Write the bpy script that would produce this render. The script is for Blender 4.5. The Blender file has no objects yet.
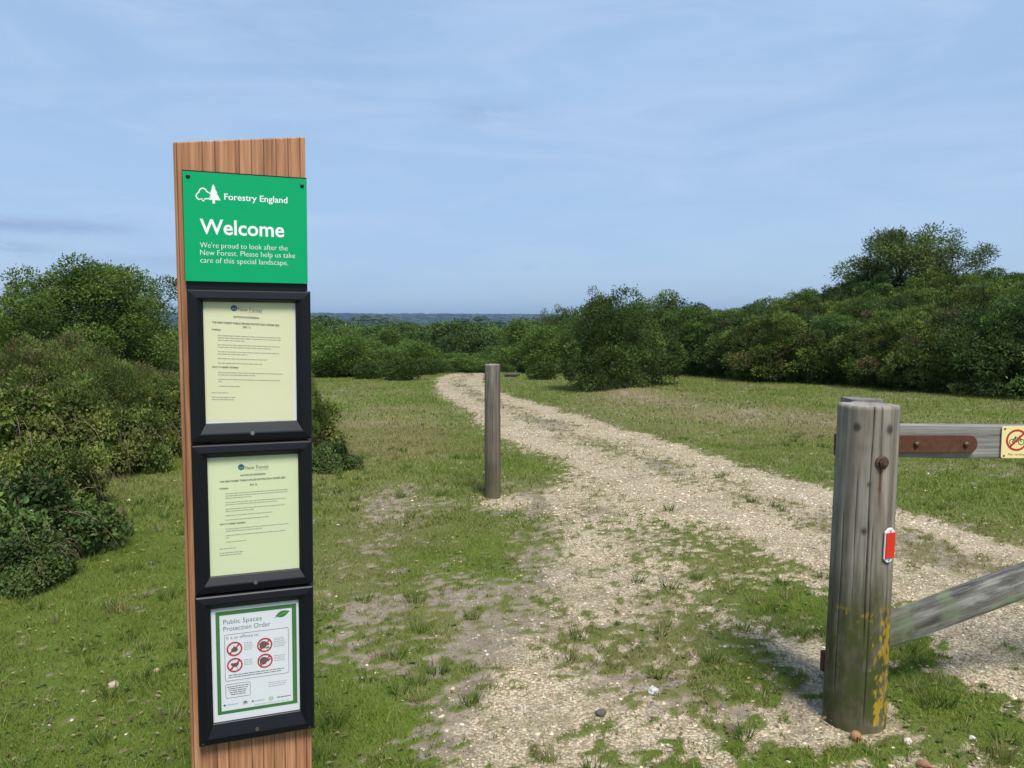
import bpy, math
import numpy as np
from mathutils import Matrix, Vector

S = bpy.context.scene
COL = S.collection
R = math.radians
rng = np.random.default_rng(7)

# ------------------------------------------------------------------ camera numbers
F_PX, CX, CY, EYE = 770.0, 512.0, 384.0, 1.6
PITCH = math.atan((384 - 325) / F_PX)


def at(px, py, z=0.0):
    """ground point seen at a photo position (flat ground near the camera)"""
    a = (px - CX) / F_PX
    b = (CY - py) / F_PX
    rz = -math.sin(PITCH) + b * math.cos(PITCH)
    ry = math.cos(PITCH) + b * math.sin(PITCH)
    t = (z - EYE) / rz
    return a * t, ry * t


def height_at(py, y):
    b = (CY - py) / F_PX
    rz = -math.sin(PITCH) + b * math.cos(PITCH)
    ry = math.cos(PITCH) + b * math.sin(PITCH)
    return EYE + rz / ry * y


# ------------------------------------------------------------------ noise
def _hash(ix, iy, seed):
    h = (ix.astype(np.int64) * 374761393 + iy.astype(np.int64) * 668265263 + seed * 974711) & 0xFFFFFFFF
    h = ((h ^ (h >> 13)) * 1274126177) & 0xFFFFFFFF
    h = h ^ (h >> 16)
    return (h & 0xFFFFFF) / float(0xFFFFFF)


def vnoise(x, y, seed=0):
    x = np.asarray(x, float); y = np.asarray(y, float)
    ix = np.floor(x); iy = np.floor(y)
    fx = x - ix; fy = y - iy
    fx = fx * fx * (3 - 2 * fx); fy = fy * fy * (3 - 2 * fy)
    a = _hash(ix, iy, seed); b = _hash(ix + 1, iy, seed)
    c = _hash(ix, iy + 1, seed); d = _hash(ix + 1, iy + 1, seed)
    return (a + (b - a) * fx) * (1 - fy) + (c + (d - c) * fx) * fy


def fbm(x, y, seed=0, oct=4, gain=0.55):
    t = 0; amp = 1; s = 0
    c, sn = math.cos(0.6), math.sin(0.6)
    for o in range(oct):
        t = t + amp * vnoise(x, y, seed + o * 17); s += amp; amp *= gain
        x, y = (x * c - y * sn) * 2.03 + 5.2, (x * sn + y * c) * 2.03 + 1.7
    return t / s


def fbc(x, y, seed=0, oct=4, gain=0.55, k=2.3):
    return np.clip((fbm(x, y, seed, oct, gain) - .5) * k + .5, 0, 1)


def sstep(a, b, x):
    t = np.clip((x - a) / (b - a), 0, 1)
    return t * t * (3 - 2 * t)


# ------------------------------------------------------------------ terrain
def bank_s(x, y):
    return (x - 6.03) * 0.857 + (y - 24.66) * 0.516


def terr(x, y):
    x = np.asarray(x, float); y = np.asarray(y, float)
    d = np.hypot(x, y)
    z = 0.05 * (fbm(x * 0.35, y * 0.35, 3, 2) - 0.5) * sstep(2, 9, d)
    z = z + 0.03 * (fbm(x * 1.9 + 9, y * 1.9, 5, 3) - 0.5)
    s = bank_s(x, y)
    side = sstep(.10, .21, x / np.maximum(y, 1.0)) * (y > 0) + (y <= 0)
    bank = np.clip(s - 0.5, 0, 13) * 0.170 * side
    s = s * side - 6 * (1 - side)
    q = np.logaddexp(0, (y - 28.5) / 3.5) * 3.5
    drop = -28 * (1 - np.exp(-0.085 * q / 28))
    z = z + bank * (1 - sstep(60, 160, d)) + drop * (1 - sstep(-3, 8, s) * (1 - sstep(45, 160, d)))
    az = np.arctan2(x, np.maximum(y, 1))
    z = z - 14 * sstep(60, 400, d) * (1 - sstep(0, 40, y))
    z = z + (29 + 24 * (fbc(az * 7 + 1, d * .0004, 25, 3) - .5)) * np.exp(-((d - 1250) / 330) ** 2)
    ridge = 93 + 16 * (fbm(az * 6 + 3, d * 0.0005, 21, 3) - 0.5) - 7 * az
    z = z + ridge * sstep(2300, 5200, d)
    z = z + 11 * (fbm(x * 0.0022, y * 0.0022, 31, 3) - 0.5) * sstep(300, 1200, d)
    mx, my = at(640, 394)
    z = z + 0.17 * np.exp(-(((x - mx) / 1.1) ** 2 + ((y - my) / 0.7) ** 2))
    mx, my = at(720, 410)
    z = z + 0.07 * np.exp(-(((x - mx) / 1.6) ** 2 + ((y - my) / 0.9) ** 2))
    return z


def tz(x, y):
    return float(terr(x, y))


# ------------------------------------------------------------------ what covers the ground
TR_Y = np.array([-5, 2.0, 3.6, 5.3, 7.4, 9.8, 12.3, 14.8, 18.1, 20.5, 25, 29.4, 40])
TR_R = np.array([6.0, 5.2, 4.5, 3.9, 3.15, 2.4, 1.6, 0.85, -0.2, -0.55, -0.85, -1.0, 0.5])
TL_Y = np.array([-5, 2.0, 3.6, 5.0, 6.6, 8.0, 9.6, 11.7, 14.2, 17.1, 20.9, 25, 29, 40])
TL_X = np.array([3.6, 3.0, 2.5, 2.0, 1.2, .75, .16, -.41, -.92, -1.55, -2.2, -2.53, -2.2, -0.6])


def px_patch(px, py, rx, ry, v):
    x, y = at(px, py)
    return x, y, rx * y / F_PX, ry * y * y / (F_PX * EYE), v


# bare or grassy places on the ground: centre, radii and strength (positive = bare)
BARE = [px_patch(*a) for a in [
    (395, 500, 45, 20, .7), (375, 545, 40, 22, .35), (350, 630, 42, 34, .95), (400, 600, 55, 20, .6), (470, 590, 70, 26, .6),
    (430, 640, 60, 24, .4), (490, 640, 60, 40, .7), (540, 560, 50, 30, .5), (520, 720, 60, 40, .55), (600, 700, 80, 50, .45),
    (500, 500, 34, 9, .95), (555, 500, 60, 20, .5), (610, 600, 80, 40, .45), (700, 740, 80, 30, .5), (600, 520, 70, 40, .5),
    (780, 640, 45, 28, .8), (850, 735, 55, 22, 1.0), (930, 668, 60, 18, .7), (1000, 690, 50, 26, .7), (800, 720, 50, 40, .7),
    (960, 640, 90, 20, .6), (390, 670, 30, 14, .5), (420, 740, 40, 16, .3), (860, 700, 40, 40, .5),
    (640, 400, 45, 8, .45), (760, 418, 80, 8, .35), (930, 470, 120, 5, .45), (700, 405, 40, 4, .4),
    (60, 672, 20, 6, .42), (40, 640, 30, 8, .2), (140, 610, 22, 4, .42), (110, 655, 24, 4, .42), (160, 580, 26, 4, .4), (30, 710, 25, 4, .42), (170, 660, 16, 4, .45), (150, 690, 14, 4, .4), (90, 730, 20, 4, .35),
    (755, 604, 42, 14, -.75), (800, 600, 40, 16, -.5), (735, 682, 34, 9, -.7), (775, 628, 30, 7, -.6), (740, 655, 30, 7, -.5), (725, 702, 30, 10, -.5), (795, 655, 40, 16, .7),
    (930, 690, 62, 34, -1.3), (900, 650, 34, 16, -1.2), (985, 725, 40, 30, -.8), (790, 762, 60, 12, -.8), (700, 755, 40, 10, -.4),
    (340, 730, 40, 30, -.6), (420, 620, 40, 12, -.4), (500, 570, 40, 10, -.3), (900, 757, 60, 9, -.7),
    (590, 640, 30, 12, -.2), (540, 610, 26, 10, -.3), (530, 470, 40, 12, -.5), (470, 540, 30, 8, -.4)]]
DRY = [px_patch(*a) for a in [
    (390, 450, 60, 30, .5), (370, 420, 50, 14, .6), (640, 398, 60, 9, .7), (760, 418, 120, 14, .6), (930, 440, 120, 14, .5), (700, 400, 80, 6, .4),
    (900, 500, 90, 30, .35), (350, 500, 40, 40, .35), (950, 570, 100, 26, .5), (1000, 620, 60, 14, .5), (350, 580, 50, 30, .3), (430, 690, 60, 30, .3), (1000, 520, 60, 8, .4)]]


def patches(lst, x, y, warp=0.25):
    t = np.zeros_like(x)
    for (cx, cy, rx, ry, v) in lst:
        q = ((x - cx) / rx) ** 2 + ((y - cy) / ry) ** 2
        t = t + v * np.exp(-q * 0.9)
    return t


def cover(x, y):
    """grass 0-1, gravel 0-1, dryness 0-1 at ground points"""
    x = np.asarray(x, float); y = np.asarray(y, float)
    w = 0.35
    xw = x + w * (fbm(x * 1.3, y * 1.3, 41, 3) - .5); yw = y + w * (fbm(x * 1.3 + 30, y * 1.3, 43, 3) - .5)
    xl = np.interp(yw, TL_Y, TL_X); xr = np.interp(yw, TR_Y, TR_R)
    wid = np.maximum(xr - xl, .3)
    e = np.clip(wid * 0.16, .12, .4)
    tr = sstep(-e, e, xw - xl) * sstep(-e, e, xr - xw)
    u = (xw - xl) / wid
    ruts = np.exp(-((u - .2) / .15) ** 2) + np.exp(-((u - .84) / .14) ** 2)
    mid = np.exp(-((u - .53) / .17) ** 2) * sstep(30, 17, y)
    # stony apron between the short post and the gate post
    al = np.interp(yw, [1.5, 2.8, 3.6, 5.1, 7.9, 9.4, 10.5], [-.35, -.15, 0.0, .22, .42, .3, .5])
    apron = sstep(-.35, .3, xw - al) * sstep(-.3, .5, xl + .4 - xw) * sstep(10.5, 8.0, y)
    n1 = fbc(x * 1.5, y * 1.5, 51, 4, .6); n2 = fbc(x * 6, y * 6, 53, 4, .62); n3 = fbc(x * 27, y * 27, 55, 4, .7, 2.8)
    bare = tr * (0.72 + .50 * np.clip(ruts, 0, 1) - .04 * mid) + apron * 0.38 * (1 - tr) + .82 * patches(BARE, xw, yw)
    grass = 1 - sstep(.12, .90, bare + (n1 - .5) * .30 + (n2 - .5) * .42 + (n3 - .5) * .95 - .02)
    thin = sstep(.55, .95, fbc(x * 1.6, y * 2.2, 57, 5, .65)) * .6 * n3
    grass = np.clip(grass - thin * sstep(3, 8, y) * sstep(0.3, .8, n2), 0, 1)
    gravel = np.clip(tr * (.62 + .5 * ruts - .30 * mid) + apron * .55 + .45 * (n1 - .5) * (tr + apron), 0, 1)
    gravel = np.maximum(gravel, np.clip(patches([BARE[10], BARE[16], BARE[13], BARE[9], BARE[8], BARE[17], BARE[18]], xw, yw), 0, .9))
    dry = np.clip(.62 * patches(DRY, xw, yw) + (fbc(x * .8, y * .8, 61, 4) - .5) * .55 + .15 + .40 * np.clip(bare, 0, 1) + .45 * mid * tr + .05 * sstep(6, 16, y), 0, 1)
    dry = dry * (1 - .72 * sstep(-.9, -1.7, x) * sstep(8.5, 6, y))
    dry = dry * (1 - .6 * sstep(.8, 1.2, x) * sstep(4.2, 3.6, y))
    return grass, gravel, dry


# ------------------------------------------------------------------ mesh helpers
def mk(name, V, faces, mats=(), col=None, smooth=False, midx=None, parent=None):
    """faces: an (n,k) array, or a list of such arrays; one mesh object"""
    V = np.asarray(V, np.float32)
    fl = faces if isinstance(faces, list) else [faces]
    fl = [np.asarray(f, np.int32) for f in fl if len(f)]
    me = bpy.data.meshes.new(name)
    me.vertices.add(len(V)); me.vertices.foreach_set('co', V.ravel())
    loops = np.concatenate([f.ravel() for f in fl])
    tot = np.concatenate([np.full(len(f), f.shape[1], np.int32) for f in fl])
    start = np.concatenate([[0], np.cumsum(tot)[:-1]]).astype(np.int32)
    me.loops.add(len(loops)); me.loops.foreach_set('vertex_index', loops)
    me.polygons.add(len(tot)); me.polygons.foreach_set('loop_start', start); me.polygons.foreach_set('loop_total', tot)
    for m in mats: me.materials.append(m)
    if midx is not None: me.polygons.foreach_set('material_index', np.asarray(midx, np.int32))
    me.polygons.foreach_set('use_smooth', np.full(len(tot), smooth))
    if col is not None:
        a = me.color_attributes.new('Col', 'FLOAT_COLOR', 'POINT')
        c = np.ones((len(V), 4), np.float32); c[:, :3] = col
        a.data.foreach_set('color', c.ravel())
    me.update(calc_edges=True)
    o = bpy.data.objects.new(name, me); COL.objects.link(o)
    if parent is not None: o.parent = parent
    return o


class MB:
    """collects pieces, each with a material slot, into one mesh"""
    def __init__(s): s.V = []; s.F = []; s.M = []; s.n = 0
    def add(s, V, F, m=0):
        V = np.asarray(V, float)
        s.V.append(V)
        for f in F: s.F.append([i + s.n for i in f]); s.M.append(m)
        s.n += len(V)
    def box(s, a, b, m=0):
        x0, y0, z0 = a; x1, y1, z1 = b
        s.add([(x0, y0, z0), (x1, y0, z0), (x1, y1, z0), (x0, y1, z0), (x0, y0, z1), (x1, y0, z1), (x1, y1, z1), (x0, y1, z1)],
              [(0, 3, 2, 1), (4, 5, 6, 7), (0, 1, 5, 4), (1, 2, 6, 5), (2, 3, 7, 6), (3, 0, 4, 7)], m)
    def poly(s, pts, y, m=0, thick=0.0):
        """flat outline in x,z facing -y at depth y"""
        n = len(pts)
        V = [(p[0], y, p[1]) for p in pts]
        if thick:
            V2 = V + [(p[0], y + thick, p[1]) for p in pts]
            s.add(V2, [list(range(n)), list(range(2 * n - 1, n - 1, -1))] + [(i, i + n, (i + 1) % n + n, (i + 1) % n) for i in range(n)], m)
        else:
            s.add(V, [list(range(n))], m)
    def build(s, name, mats, parent=None, bevel=0, smooth=False, tf=None):
        V = np.concatenate(s.V)
        if tf is not None: V = tf(V)
        me = bpy.data.meshes.new(name); me.from_pydata([tuple(v) for v in V], [], s.F)
        for m in mats: me.materials.append(m)
        me.polygons.foreach_set('material_index', np.array(s.M, np.int32))
        me.polygons.foreach_set('use_smooth', np.full(len(s.F), smooth))
        me.update()
        o = bpy.data.objects.new(name, me); COL.objects.link(o)
        if parent is not None: o.parent = parent
        if bevel:
            b = o.modifiers.new('bevel', 'BEVEL'); b.width = bevel; b.segments = 2; b.limit_method = 'ANGLE'
        return o


def tube(path, rad, n=8, cap=True):
    path = np.asarray(path, float); k = len(path)
    T = np.gradient(path, axis=0); T /= np.linalg.norm(T, axis=1)[:, None] + 1e-9
    ref = np.array([0.31, 0.17, 0.93]); 
    if abs(T[0] @ ref) > .95: ref = np.array([1.0, 0.1, 0])
    A = np.cross(T, ref); A /= np.linalg.norm(A, axis=1)[:, None]; B = np.cross(T, A)
    th = np.linspace(0, 2 * np.pi, n, endpoint=False)
    V = path[:, None, :] + np.asarray(rad)[:, None, None] * (np.cos(th)[None, :, None] * A[:, None, :] + np.sin(th)[None, :, None] * B[:, None, :])
    V = V.reshape(-1, 3); F = []
    for i in range(k - 1):
        for j in range(n):
            F.append((i * n + j, i * n + (j + 1) % n, (i + 1) * n + (j + 1) % n, (i + 1) * n + j))
    if cap: F.append(list(range(n - 1, -1, -1))); F.append([(k - 1) * n + j for j in range(n)])
    return V, F


def tag(o, label=None, cat=None, group=None, kind=None):
    if label: o['label'] = label
    if cat: o['category'] = cat
    if group: o['group'] = group
    if kind: o['kind'] = kind
    return o


def empty(name, loc=(0, 0, 0), rz=0):
    o = bpy.data.objects.new(name, None); COL.objects.link(o)
    o.location = loc; o.rotation_euler = (0, 0, rz); o.empty_display_size = .2
    return o


def dup(root, loc, rz, sc, label, group):
    r = root.copy(); COL.objects.link(r)
    r.location = loc; r.rotation_euler = (0, 0, rz); r.scale = sc
    r['label'] = label
    if group: r['group'] = group
    elif 'group' in r: del r['group']
    for ch in root.children:
        c = ch.copy(); COL.objects.link(c); c.parent = r
    return r


# ------------------------------------------------------------------ materials
class NT:
    def __init__(s, name):
        s.m = bpy.data.materials.new(name); s.m.use_nodes = True
        s.t = s.m.node_tree; s.n = s.t.nodes; s.l = s.t.links
        s.b = s.n['Principled BSDF']; s.out = s.n['Material Output']
    def new(s, typ, **kw):
        nd = s.n.new(typ)
        for k, v in kw.items():
            if k.startswith('i_'):
                key = k[2:]; key = int(key) if key.isdigit() else key.replace('_', ' ')
                if hasattr(v, 'links'): s.l.new(v, nd.inputs[key])
                else: nd.inputs[key].default_value = v
            else: setattr(nd, k, v)
        return nd
    def mix(s, a, b, f, mode='MIX'):
        nd = s.n.new('ShaderNodeMix'); nd.data_type = 'RGBA'; nd.blend_type = mode; nd.clamp_factor = True
        for i, v in ((0, f), (6, a), (7, b)):
            if hasattr(v, 'links'): s.l.new(v, nd.inputs[i])
            else: nd.inputs[i].default_value = (*v, 1) if isinstance(v, tuple) and len(v) == 3 else v
        return nd.outputs[2]
    def math(s, op, a, b=0.0, c=None):
        nd = s.n.new('ShaderNodeMath'); nd.operation = op
        for i, v in enumerate((a, b) if c is None else (a, b, c)):
            if hasattr(v, 'links'): s.l.new(v, nd.inputs[i])
            else: nd.inputs[i].default_value = v
        return nd.outputs[0]
    def ramp(s, fac, stops):
        nd = s.n.new('ShaderNodeValToRGB'); s.l.new(fac, nd.inputs[0])
        e = nd.color_ramp.elements
        while len(e) < len(stops): e.new(.5)
        for el, (p, c) in zip(e, stops): el.position = p; el.color = (*c, 1) if len(c) == 3 else c
        return nd.outputs[0]
    def coord(s, which='Object', scale=(1, 1, 1)):
        tc = s.n.new('ShaderNodeTexCoord'); mp = s.n.new('ShaderNodeMapping')
        s.l.new(tc.outputs[which], mp.inputs[0]); mp.inputs['Scale'].default_value = scale
        return mp.outputs[0]
    def noise(s, vec, scale, detail=4, rough=.55, dist=0):
        nd = s.n.new('ShaderNodeTexNoise'); s.l.new(vec, nd.inputs['Vector'])
        nd.inputs['Scale'].default_value = scale; nd.inputs['Detail'].default_value = detail
        nd.inputs['Roughness'].default_value = rough; nd.inputs['Distortion'].default_value = dist
        return nd.outputs[0]
    def attr(s, name='Col'):
        nd = s.n.new('ShaderNodeAttribute'); nd.attribute_name = name
        return nd
    def base(s, c):
        if hasattr(c, 'links'): s.l.new(c, s.b.inputs['Base Color'])
        else: s.b.inputs['Base Color'].default_value = (*c, 1)
    def bump(s, h, strength, dist):
        nd = s.new('ShaderNodeBump'); nd.inputs['Strength'].default_value = strength; nd.inputs['Distance'].default_value = dist
        s.l.new(h, nd.inputs['Height']); s.l.new(nd.outputs[0], s.b.inputs['Normal'])
    def set(s, **kw):
        for k, v in kw.items(): s.b.inputs[k.replace('_', ' ')].default_value = v
        return s


def plain(name, c, rough=.6, metal=0.0, spec=.4, var=0.0, vscale=40):
    t = NT(name); t.set(Roughness=rough, Metallic=metal); t.b.inputs['Specular IOR Level'].default_value = spec
    if var:
        n = t.noise(t.coord(), vscale, 5, .6)
        t.base(t.mix(tuple(x * (1 - var) for x in c), tuple(min(1, x * (1 + var)) for x in c), n))
    else: t.base(c)
    return t.m


def leaf_mat(name, transl=.22, rough=.6, spec=.2):
    t = NT(name); a = t.attr('Col')
    t.base(a.outputs['Color']); t.set(Roughness=rough); t.b.inputs['Specular IOR Level'].default_value = spec
    tr = t.new('ShaderNodeBsdfTranslucent')
    g = t.mix(a.outputs['Color'], (1.25, 1.35, .55), 1.0, 'MULTIPLY')
    t.l.new(g, tr.inputs[0])
    ms = t.new('ShaderNodeMixShader', i_0=transl)
    t.l.new(t.b.outputs[0], ms.inputs[1]); t.l.new(tr.outputs[0], ms.inputs[2]); t.l.new(ms.outputs[0], t.out.inputs[0])
    return t.m


M = {}
M['leaf'] = leaf_mat('leaf')
M['blade'] = leaf_mat('grass_blade', .22, .6, .2)
M['bark'] = plain('bark', (.09, .07, .052), .9, var=.4, vscale=25)
M['stem'] = plain('bramble_stem', (.21, .14, .09), .7, var=.4)
M['black_frame'] = plain('black_frame', (.006, .0065, .010), .42, spec=.32, var=.15)
M['shadow_gap'] = plain('shadow_gap_black', (.008, .008, .010), .7)  # flat black standing in for the shadow line round the green panel
M['steel'] = plain('steel', (.55, .55, .55), .35, 1.0)
M['dark_screw'] = plain('dark_screw', (.02, .03, .022), .4, .5)
M['white_ink'] = plain('white_lettering', (.86, .88, .86), .5)
M['white_paper'] = plain('white_paper', (.78, .80, .82), .6)
M['ink'] = plain('print_black', (.10, .11, .10), .6)
M['grey_ink'] = plain('print_grey', (.36, .37, .30), .6)
M['faint_ink'] = plain('print_faint', (.42, .44, .33), .6)
M['blue_ink'] = plain('print_blue', (.03, .13, .22), .6)
M['pale_blue_ink'] = plain('print_pale_blue', (.35, .5, .7), .6)
M['sheet_green'] = plain('print_green', (.055, .20, .055), .5)
M['leaf_green_light'] = plain('print_leaf_vein', (.25, .5, .2), .5)
M['title_ink'] = plain('print_title', (.09, .16, .12), .6)
M['red_ink'] = plain('print_red', (.55, .02, .03), .5)
M['red_ring'] = plain('print_red_ring', (.42, .035, .02), .5)
M['cycle_green'] = plain('print_dark_green', (.02, .13, .05), .5)
M['rust'] = plain('rusty_iron', (.115, .045, .026), .75, .3, var=.55, vscale=60)
M['rust_bolt'] = plain('rusty_bolt', (.13, .075, .05), .55, .6, var=.4, vscale=120)
M['red_reflector'] = plain('red_reflector', (.62, .022, .008), .25, spec=.6)
M['white_plastic'] = plain('white_plastic', (.72, .73, .74), .45)

t = NT('green_panel'); t.set(Roughness=.42)
n = t.noise(t.coord(), 18, 3)
t.base(t.mix((.0, .35, .125), (.0, .375, .135), n)); t.b.inputs['Specular IOR Level'].default_value = .25; M['green'] = t.m

t = NT('yellow_paper'); t.set(Roughness=.6)
n = t.noise(t.coord(), 9, 4)
t.base(t.mix((.75, .75, .46), (.79, .77, .51), n)); M['yellow_paper'] = t.m
t = NT('lime_paper'); t.set(Roughness=.6)
n = t.noise(t.coord(), 9, 4)
t.base(t.mix((.70, .76, .46), (.74, .79, .50), n)); M['lime_paper'] = t.m
t = NT('yellow_plate'); t.set(Roughness=.4)
n = t.noise(t.coord(), 25, 4)
t.base(t.mix((.80, .62, .26), (.84, .70, .36), n)); M['yellow_plate'] = t.m

t = NT('clear_sheet')
gl = t.new('ShaderNodeBsdfGlossy'); gl.inputs['Roughness'].default_value = .05; tp = t.new('ShaderNodeBsdfTransparent')
tp.inputs[0].default_value = (.99, .99, .99, 1)
ms = t.new('ShaderNodeMixShader', i_0=.04); t.l.new(tp.outputs[0], ms.inputs[1]); t.l.new(gl.outputs[0], ms.inputs[2]); t.l.new(ms.outputs[0], t.out.inputs[0])
M['glazing'] = t.m


def wood(name, dark, light, stretch, scale=1.0, rough=.8, use_col=False, bump=.5, crack=0.35):
    """stretch: object-space scale, small along the grain"""
    t = NT(name); t.set(Roughness=rough); t.b.inputs['Specular IOR Level'].default_value = .25
    v = t.coord('Object', stretch)
    g1 = t.noise(v, 9 * scale, 6, .65, .4); g2 = t.noise(v, 42 * scale, 4, .7); g3 = t.noise(t.coord('Object'), 5, 4)
    f = t.math('ADD', t.math('MULTIPLY', g1, .65), t.math('MULTIPLY', g2, .35))
    c = t.ramp(f, [(.30, dark), (.50, tuple((a + b) / 2 for a, b in zip(dark, light))), (.68, light)])
    ck = t.ramp(g2, [(.24, (crack, crack, crack)), (.36, (1, 1, 1))])
    c = t.mix(c, ck, 1.0, 'MULTIPLY')
    c = t.mix(c, t.ramp(g3, [(.3, (.78, .78, .78)), (.7, (1.12, 1.1, 1.06))]), 1.0, 'MULTIPLY')
    if use_col: c = t.mix(c, t.attr('Col').outputs['Color'], 1.0, 'MULTIPLY')
    t.base(c); t.bump(f, bump, .004)
    return t.m


M['grey_rail'] = wood('weathered_rail', (.07, .065, .058), (.42, .40, .37), (.05, 1, 1.6), 2.6, bump=1.0, crack=.3)
M['grey_post'] = wood('weathered_post', (.80, .79, .78), (1.12, 1.11, 1.10), (1, 1, .05), 6.0, use_col=True, bump=.22, crack=.6)

# sign timber: upright laminations, each with its own tone, fine dark lines between
t = NT('sign_timber'); t.set(Roughness=.62); t.b.inputs['Specular IOR Level'].default_value = .3
v = t.coord('Object')
sep = t.new('ShaderNodeSeparateXYZ'); t.l.new(v, sep.inputs[0])
wob = t.noise(t.coord('Object', (1, 1, .25)), 4, 2)
xx = t.math('ADD', sep.outputs[0], t.math('MULTIPLY', wob, .012))
lam = t.math('FLOOR', t.math('MULTIPLY', xx, 37.0))
wn = t.new('ShaderNodeTexWhiteNoise', noise_dimensions='1D'); t.l.new(lam, wn.inputs['W'])
g1 = t.noise(t.coord('Object', (1, 1, .03)), 95, 5, .6, .3); g2 = t.noise(t.coord('Object', (1, 1, .06)), 30, 4, .6, .6)
c = t.ramp(g1, [(.30, (.24, .10, .045)), (.5, (.42, .20, .10)), (.68, (.55, .30, .165))])
c = t.mix(c, t.ramp(wn.outputs[0], [(0, (.88, .84, .81)), (1, (1.08, 1.08, 1.08))]), 1.0, 'MULTIPLY')
c = t.mix(c, t.ramp(g2, [(.3, (.72, .70, .68)), (.6, (1.08, 1.08, 1.08))]), 1.0, 'MULTIPLY')
fr_ = t.math('FRACT', t.math('MULTIPLY', xx, 37.0))
edge = t.math('LESS_THAN', fr_, .10)
bk = t.math('MULTIPLY', edge, t.math('GREATER_THAN', wn.outputs[0], .45))
c = t.mix(c, (.07, .035, .02), t.math('MULTIPLY', bk, .75))
t.base(c); t.bump(g1, .35, .002); M['sign_timber'] = t.m

# ground
t = NT('ground_cover'); t.set(Roughness=.95); t.b.inputs['Specular IOR Level'].default_value = .12
cov = t.attr('Col'); sp = t.new('ShaderNodeSeparateColor'); t.l.new(cov.outputs['Color'], sp.inputs[0])
gR, gG, gB = sp.outputs[0], sp.outputs[1], sp.outputs[2]
v = t.coord('Object')
nf = t.noise(v, 9, 6, .7); nff = t.noise(v, 60, 5, .7); nb = t.noise(v, 1.1, 5, .6)
green = t.mix((.050, .085, .010), (.120, .155, .024), t.ramp(nff, [(.3, (0, 0, 0)), (.7, (1, 1, 1))]))
dryc = t.mix((.12, .105, .045), (.23, .185, .095), nff)
dfac = t.math('ADD', gB, t.math('MULTIPLY', t.math('SUBTRACT', nf, .5), .9))
gc = t.mix(green, dryc, dfac)
nx3 = t.noise(v, 210, 4, .75)
soil = t.ramp(t.math('ADD', t.math('MULTIPLY', nff, .4), t.math('ADD', t.math('MULTIPLY', nf, .25), t.math('MULTIPLY', nx3, .35))), [(.36, (.085, .065, .045)), (.48, (.205, .165, .115)), (.56, (.27, .225, .165)), (.66, (.46, .40, .31))])
vo = t.new('ShaderNodeTexVoronoi', feature='F1'); t.l.new(v, vo.inputs['Vector']); vo.inputs['Scale'].default_value = 85
vs = t.new('ShaderNodeSeparateColor'); t.l.new(vo.outputs['Color'], vs.inputs[0])
st = t.ramp(vs.outputs[0], [(.0, (.22, .17, .125)), (.25, (.46, .37, .245)), (.6, (.62, .52, .36)), (.85, (.68, .60, .46)), (.95, (.42, .28, .16))])
st = t.mix(st, (.17, .135, .095), t.ramp(vo.outputs['Distance'], [(.0, (0, 0, 0)), (.42, (.05, .05, .05)), (.8, (.8, .8, .8))]))
st = t.mix(st, t.mix((.62, .60, .56), (1.25, 1.22, 1.15), nff), .8, 'MULTIPLY')
st = t.mix(st, (.19, .165, .085), t.ramp(t.noise(v, 2.6, 6, .72), [(.48, (0, 0, 0)), (.66, (.75, .75, .75))]))
sfac = t.math('ADD', gG, t.math('MULTIPLY', t.math('SUBTRACT', nf, .5), 1.0))
bare = t.mix(soil, st, t.ramp(sfac, [(.25, (0, 0, 0)), (.55, (.9, .9, .9))]))
gfac = t.ramp(t.math('ADD', gR, t.math('MULTIPLY', t.math('SUBTRACT', nff, .5), 1.3)), [(.35, (0, 0, 0)), (.65, (1, 1, 1))])
c = t.mix(bare, gc, gfac)
far = t.attr('far')
c = t.mix(c, t.mix((.022, .045, .014), (.05, .08, .025), nb), far.outputs['Fac'])
t.base(c)
hgt = t.math('ADD', t.math('MULTIPLY', nff, .6), t.math('MULTIPLY', t.math('SUBTRACT', 1.0, vo.outputs['Distance']), t.math('MULTIPLY', gG, .8)))
t.bump(hgt, .6, .012)
M['ground'] = t.m


# ------------------------------------------------------------------ ground sheet
def axis(lo, hi, fine, step, grow, limit):
    a = list(np.arange(lo, hi + 1e-6, step))
    s = step; up = [a[-1]]
    while up[-1] < limit: s *= grow; up.append(up[-1] + s)
    return a, up[1:]


a, up = axis(-4.2, 4.2, True, .042, 1.045, 7600)
xs = np.array([-u for u in up[::-1]] + a + up)
a, up = axis(1.6, 10.5, True, .042, 1.032, 7600)
_, dn = axis(-1.6, -1.6, True, .08, 1.25, 400)
ys = np.array([-u for u in dn[::-1]] + [-1.55, -1.2, -.8, -.4, 0, .4, .8, 1.1, 1.35, 1.5] + a + up)
GX, GY = np.meshgrid(xs, ys)
gx, gy = GX.ravel(), GY.ravel()
gz = terr(gx, gy)
cg, cv, cd = cover(gx, gy)
gz = gz - .012 * (1 - cg) * (np.hypot(gx, gy) < 40)
nx, ny = len(xs), len(ys)
idx = np.arange(nx * ny).reshape(ny, nx)
F = np.stack([idx[:-1, :-1], idx[:-1, 1:], idx[1:, 1:], idx[1:, :-1]], -1).reshape(-1, 4)
ground = mk('ground', np.stack([gx, gy, gz], 1), F, [M['ground']], np.stack([cg, cv, cd], 1), True)
fa = ground.data.attributes.new('far', 'FLOAT', 'POINT')
fa.data.foreach_set('value', sstep(60, 200, np.hypot(gx, gy)).astype(np.float32))
tag(ground, 'grassy heath ground with bare soil patches and a pale gravel track', 'ground', kind='structure')


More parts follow.
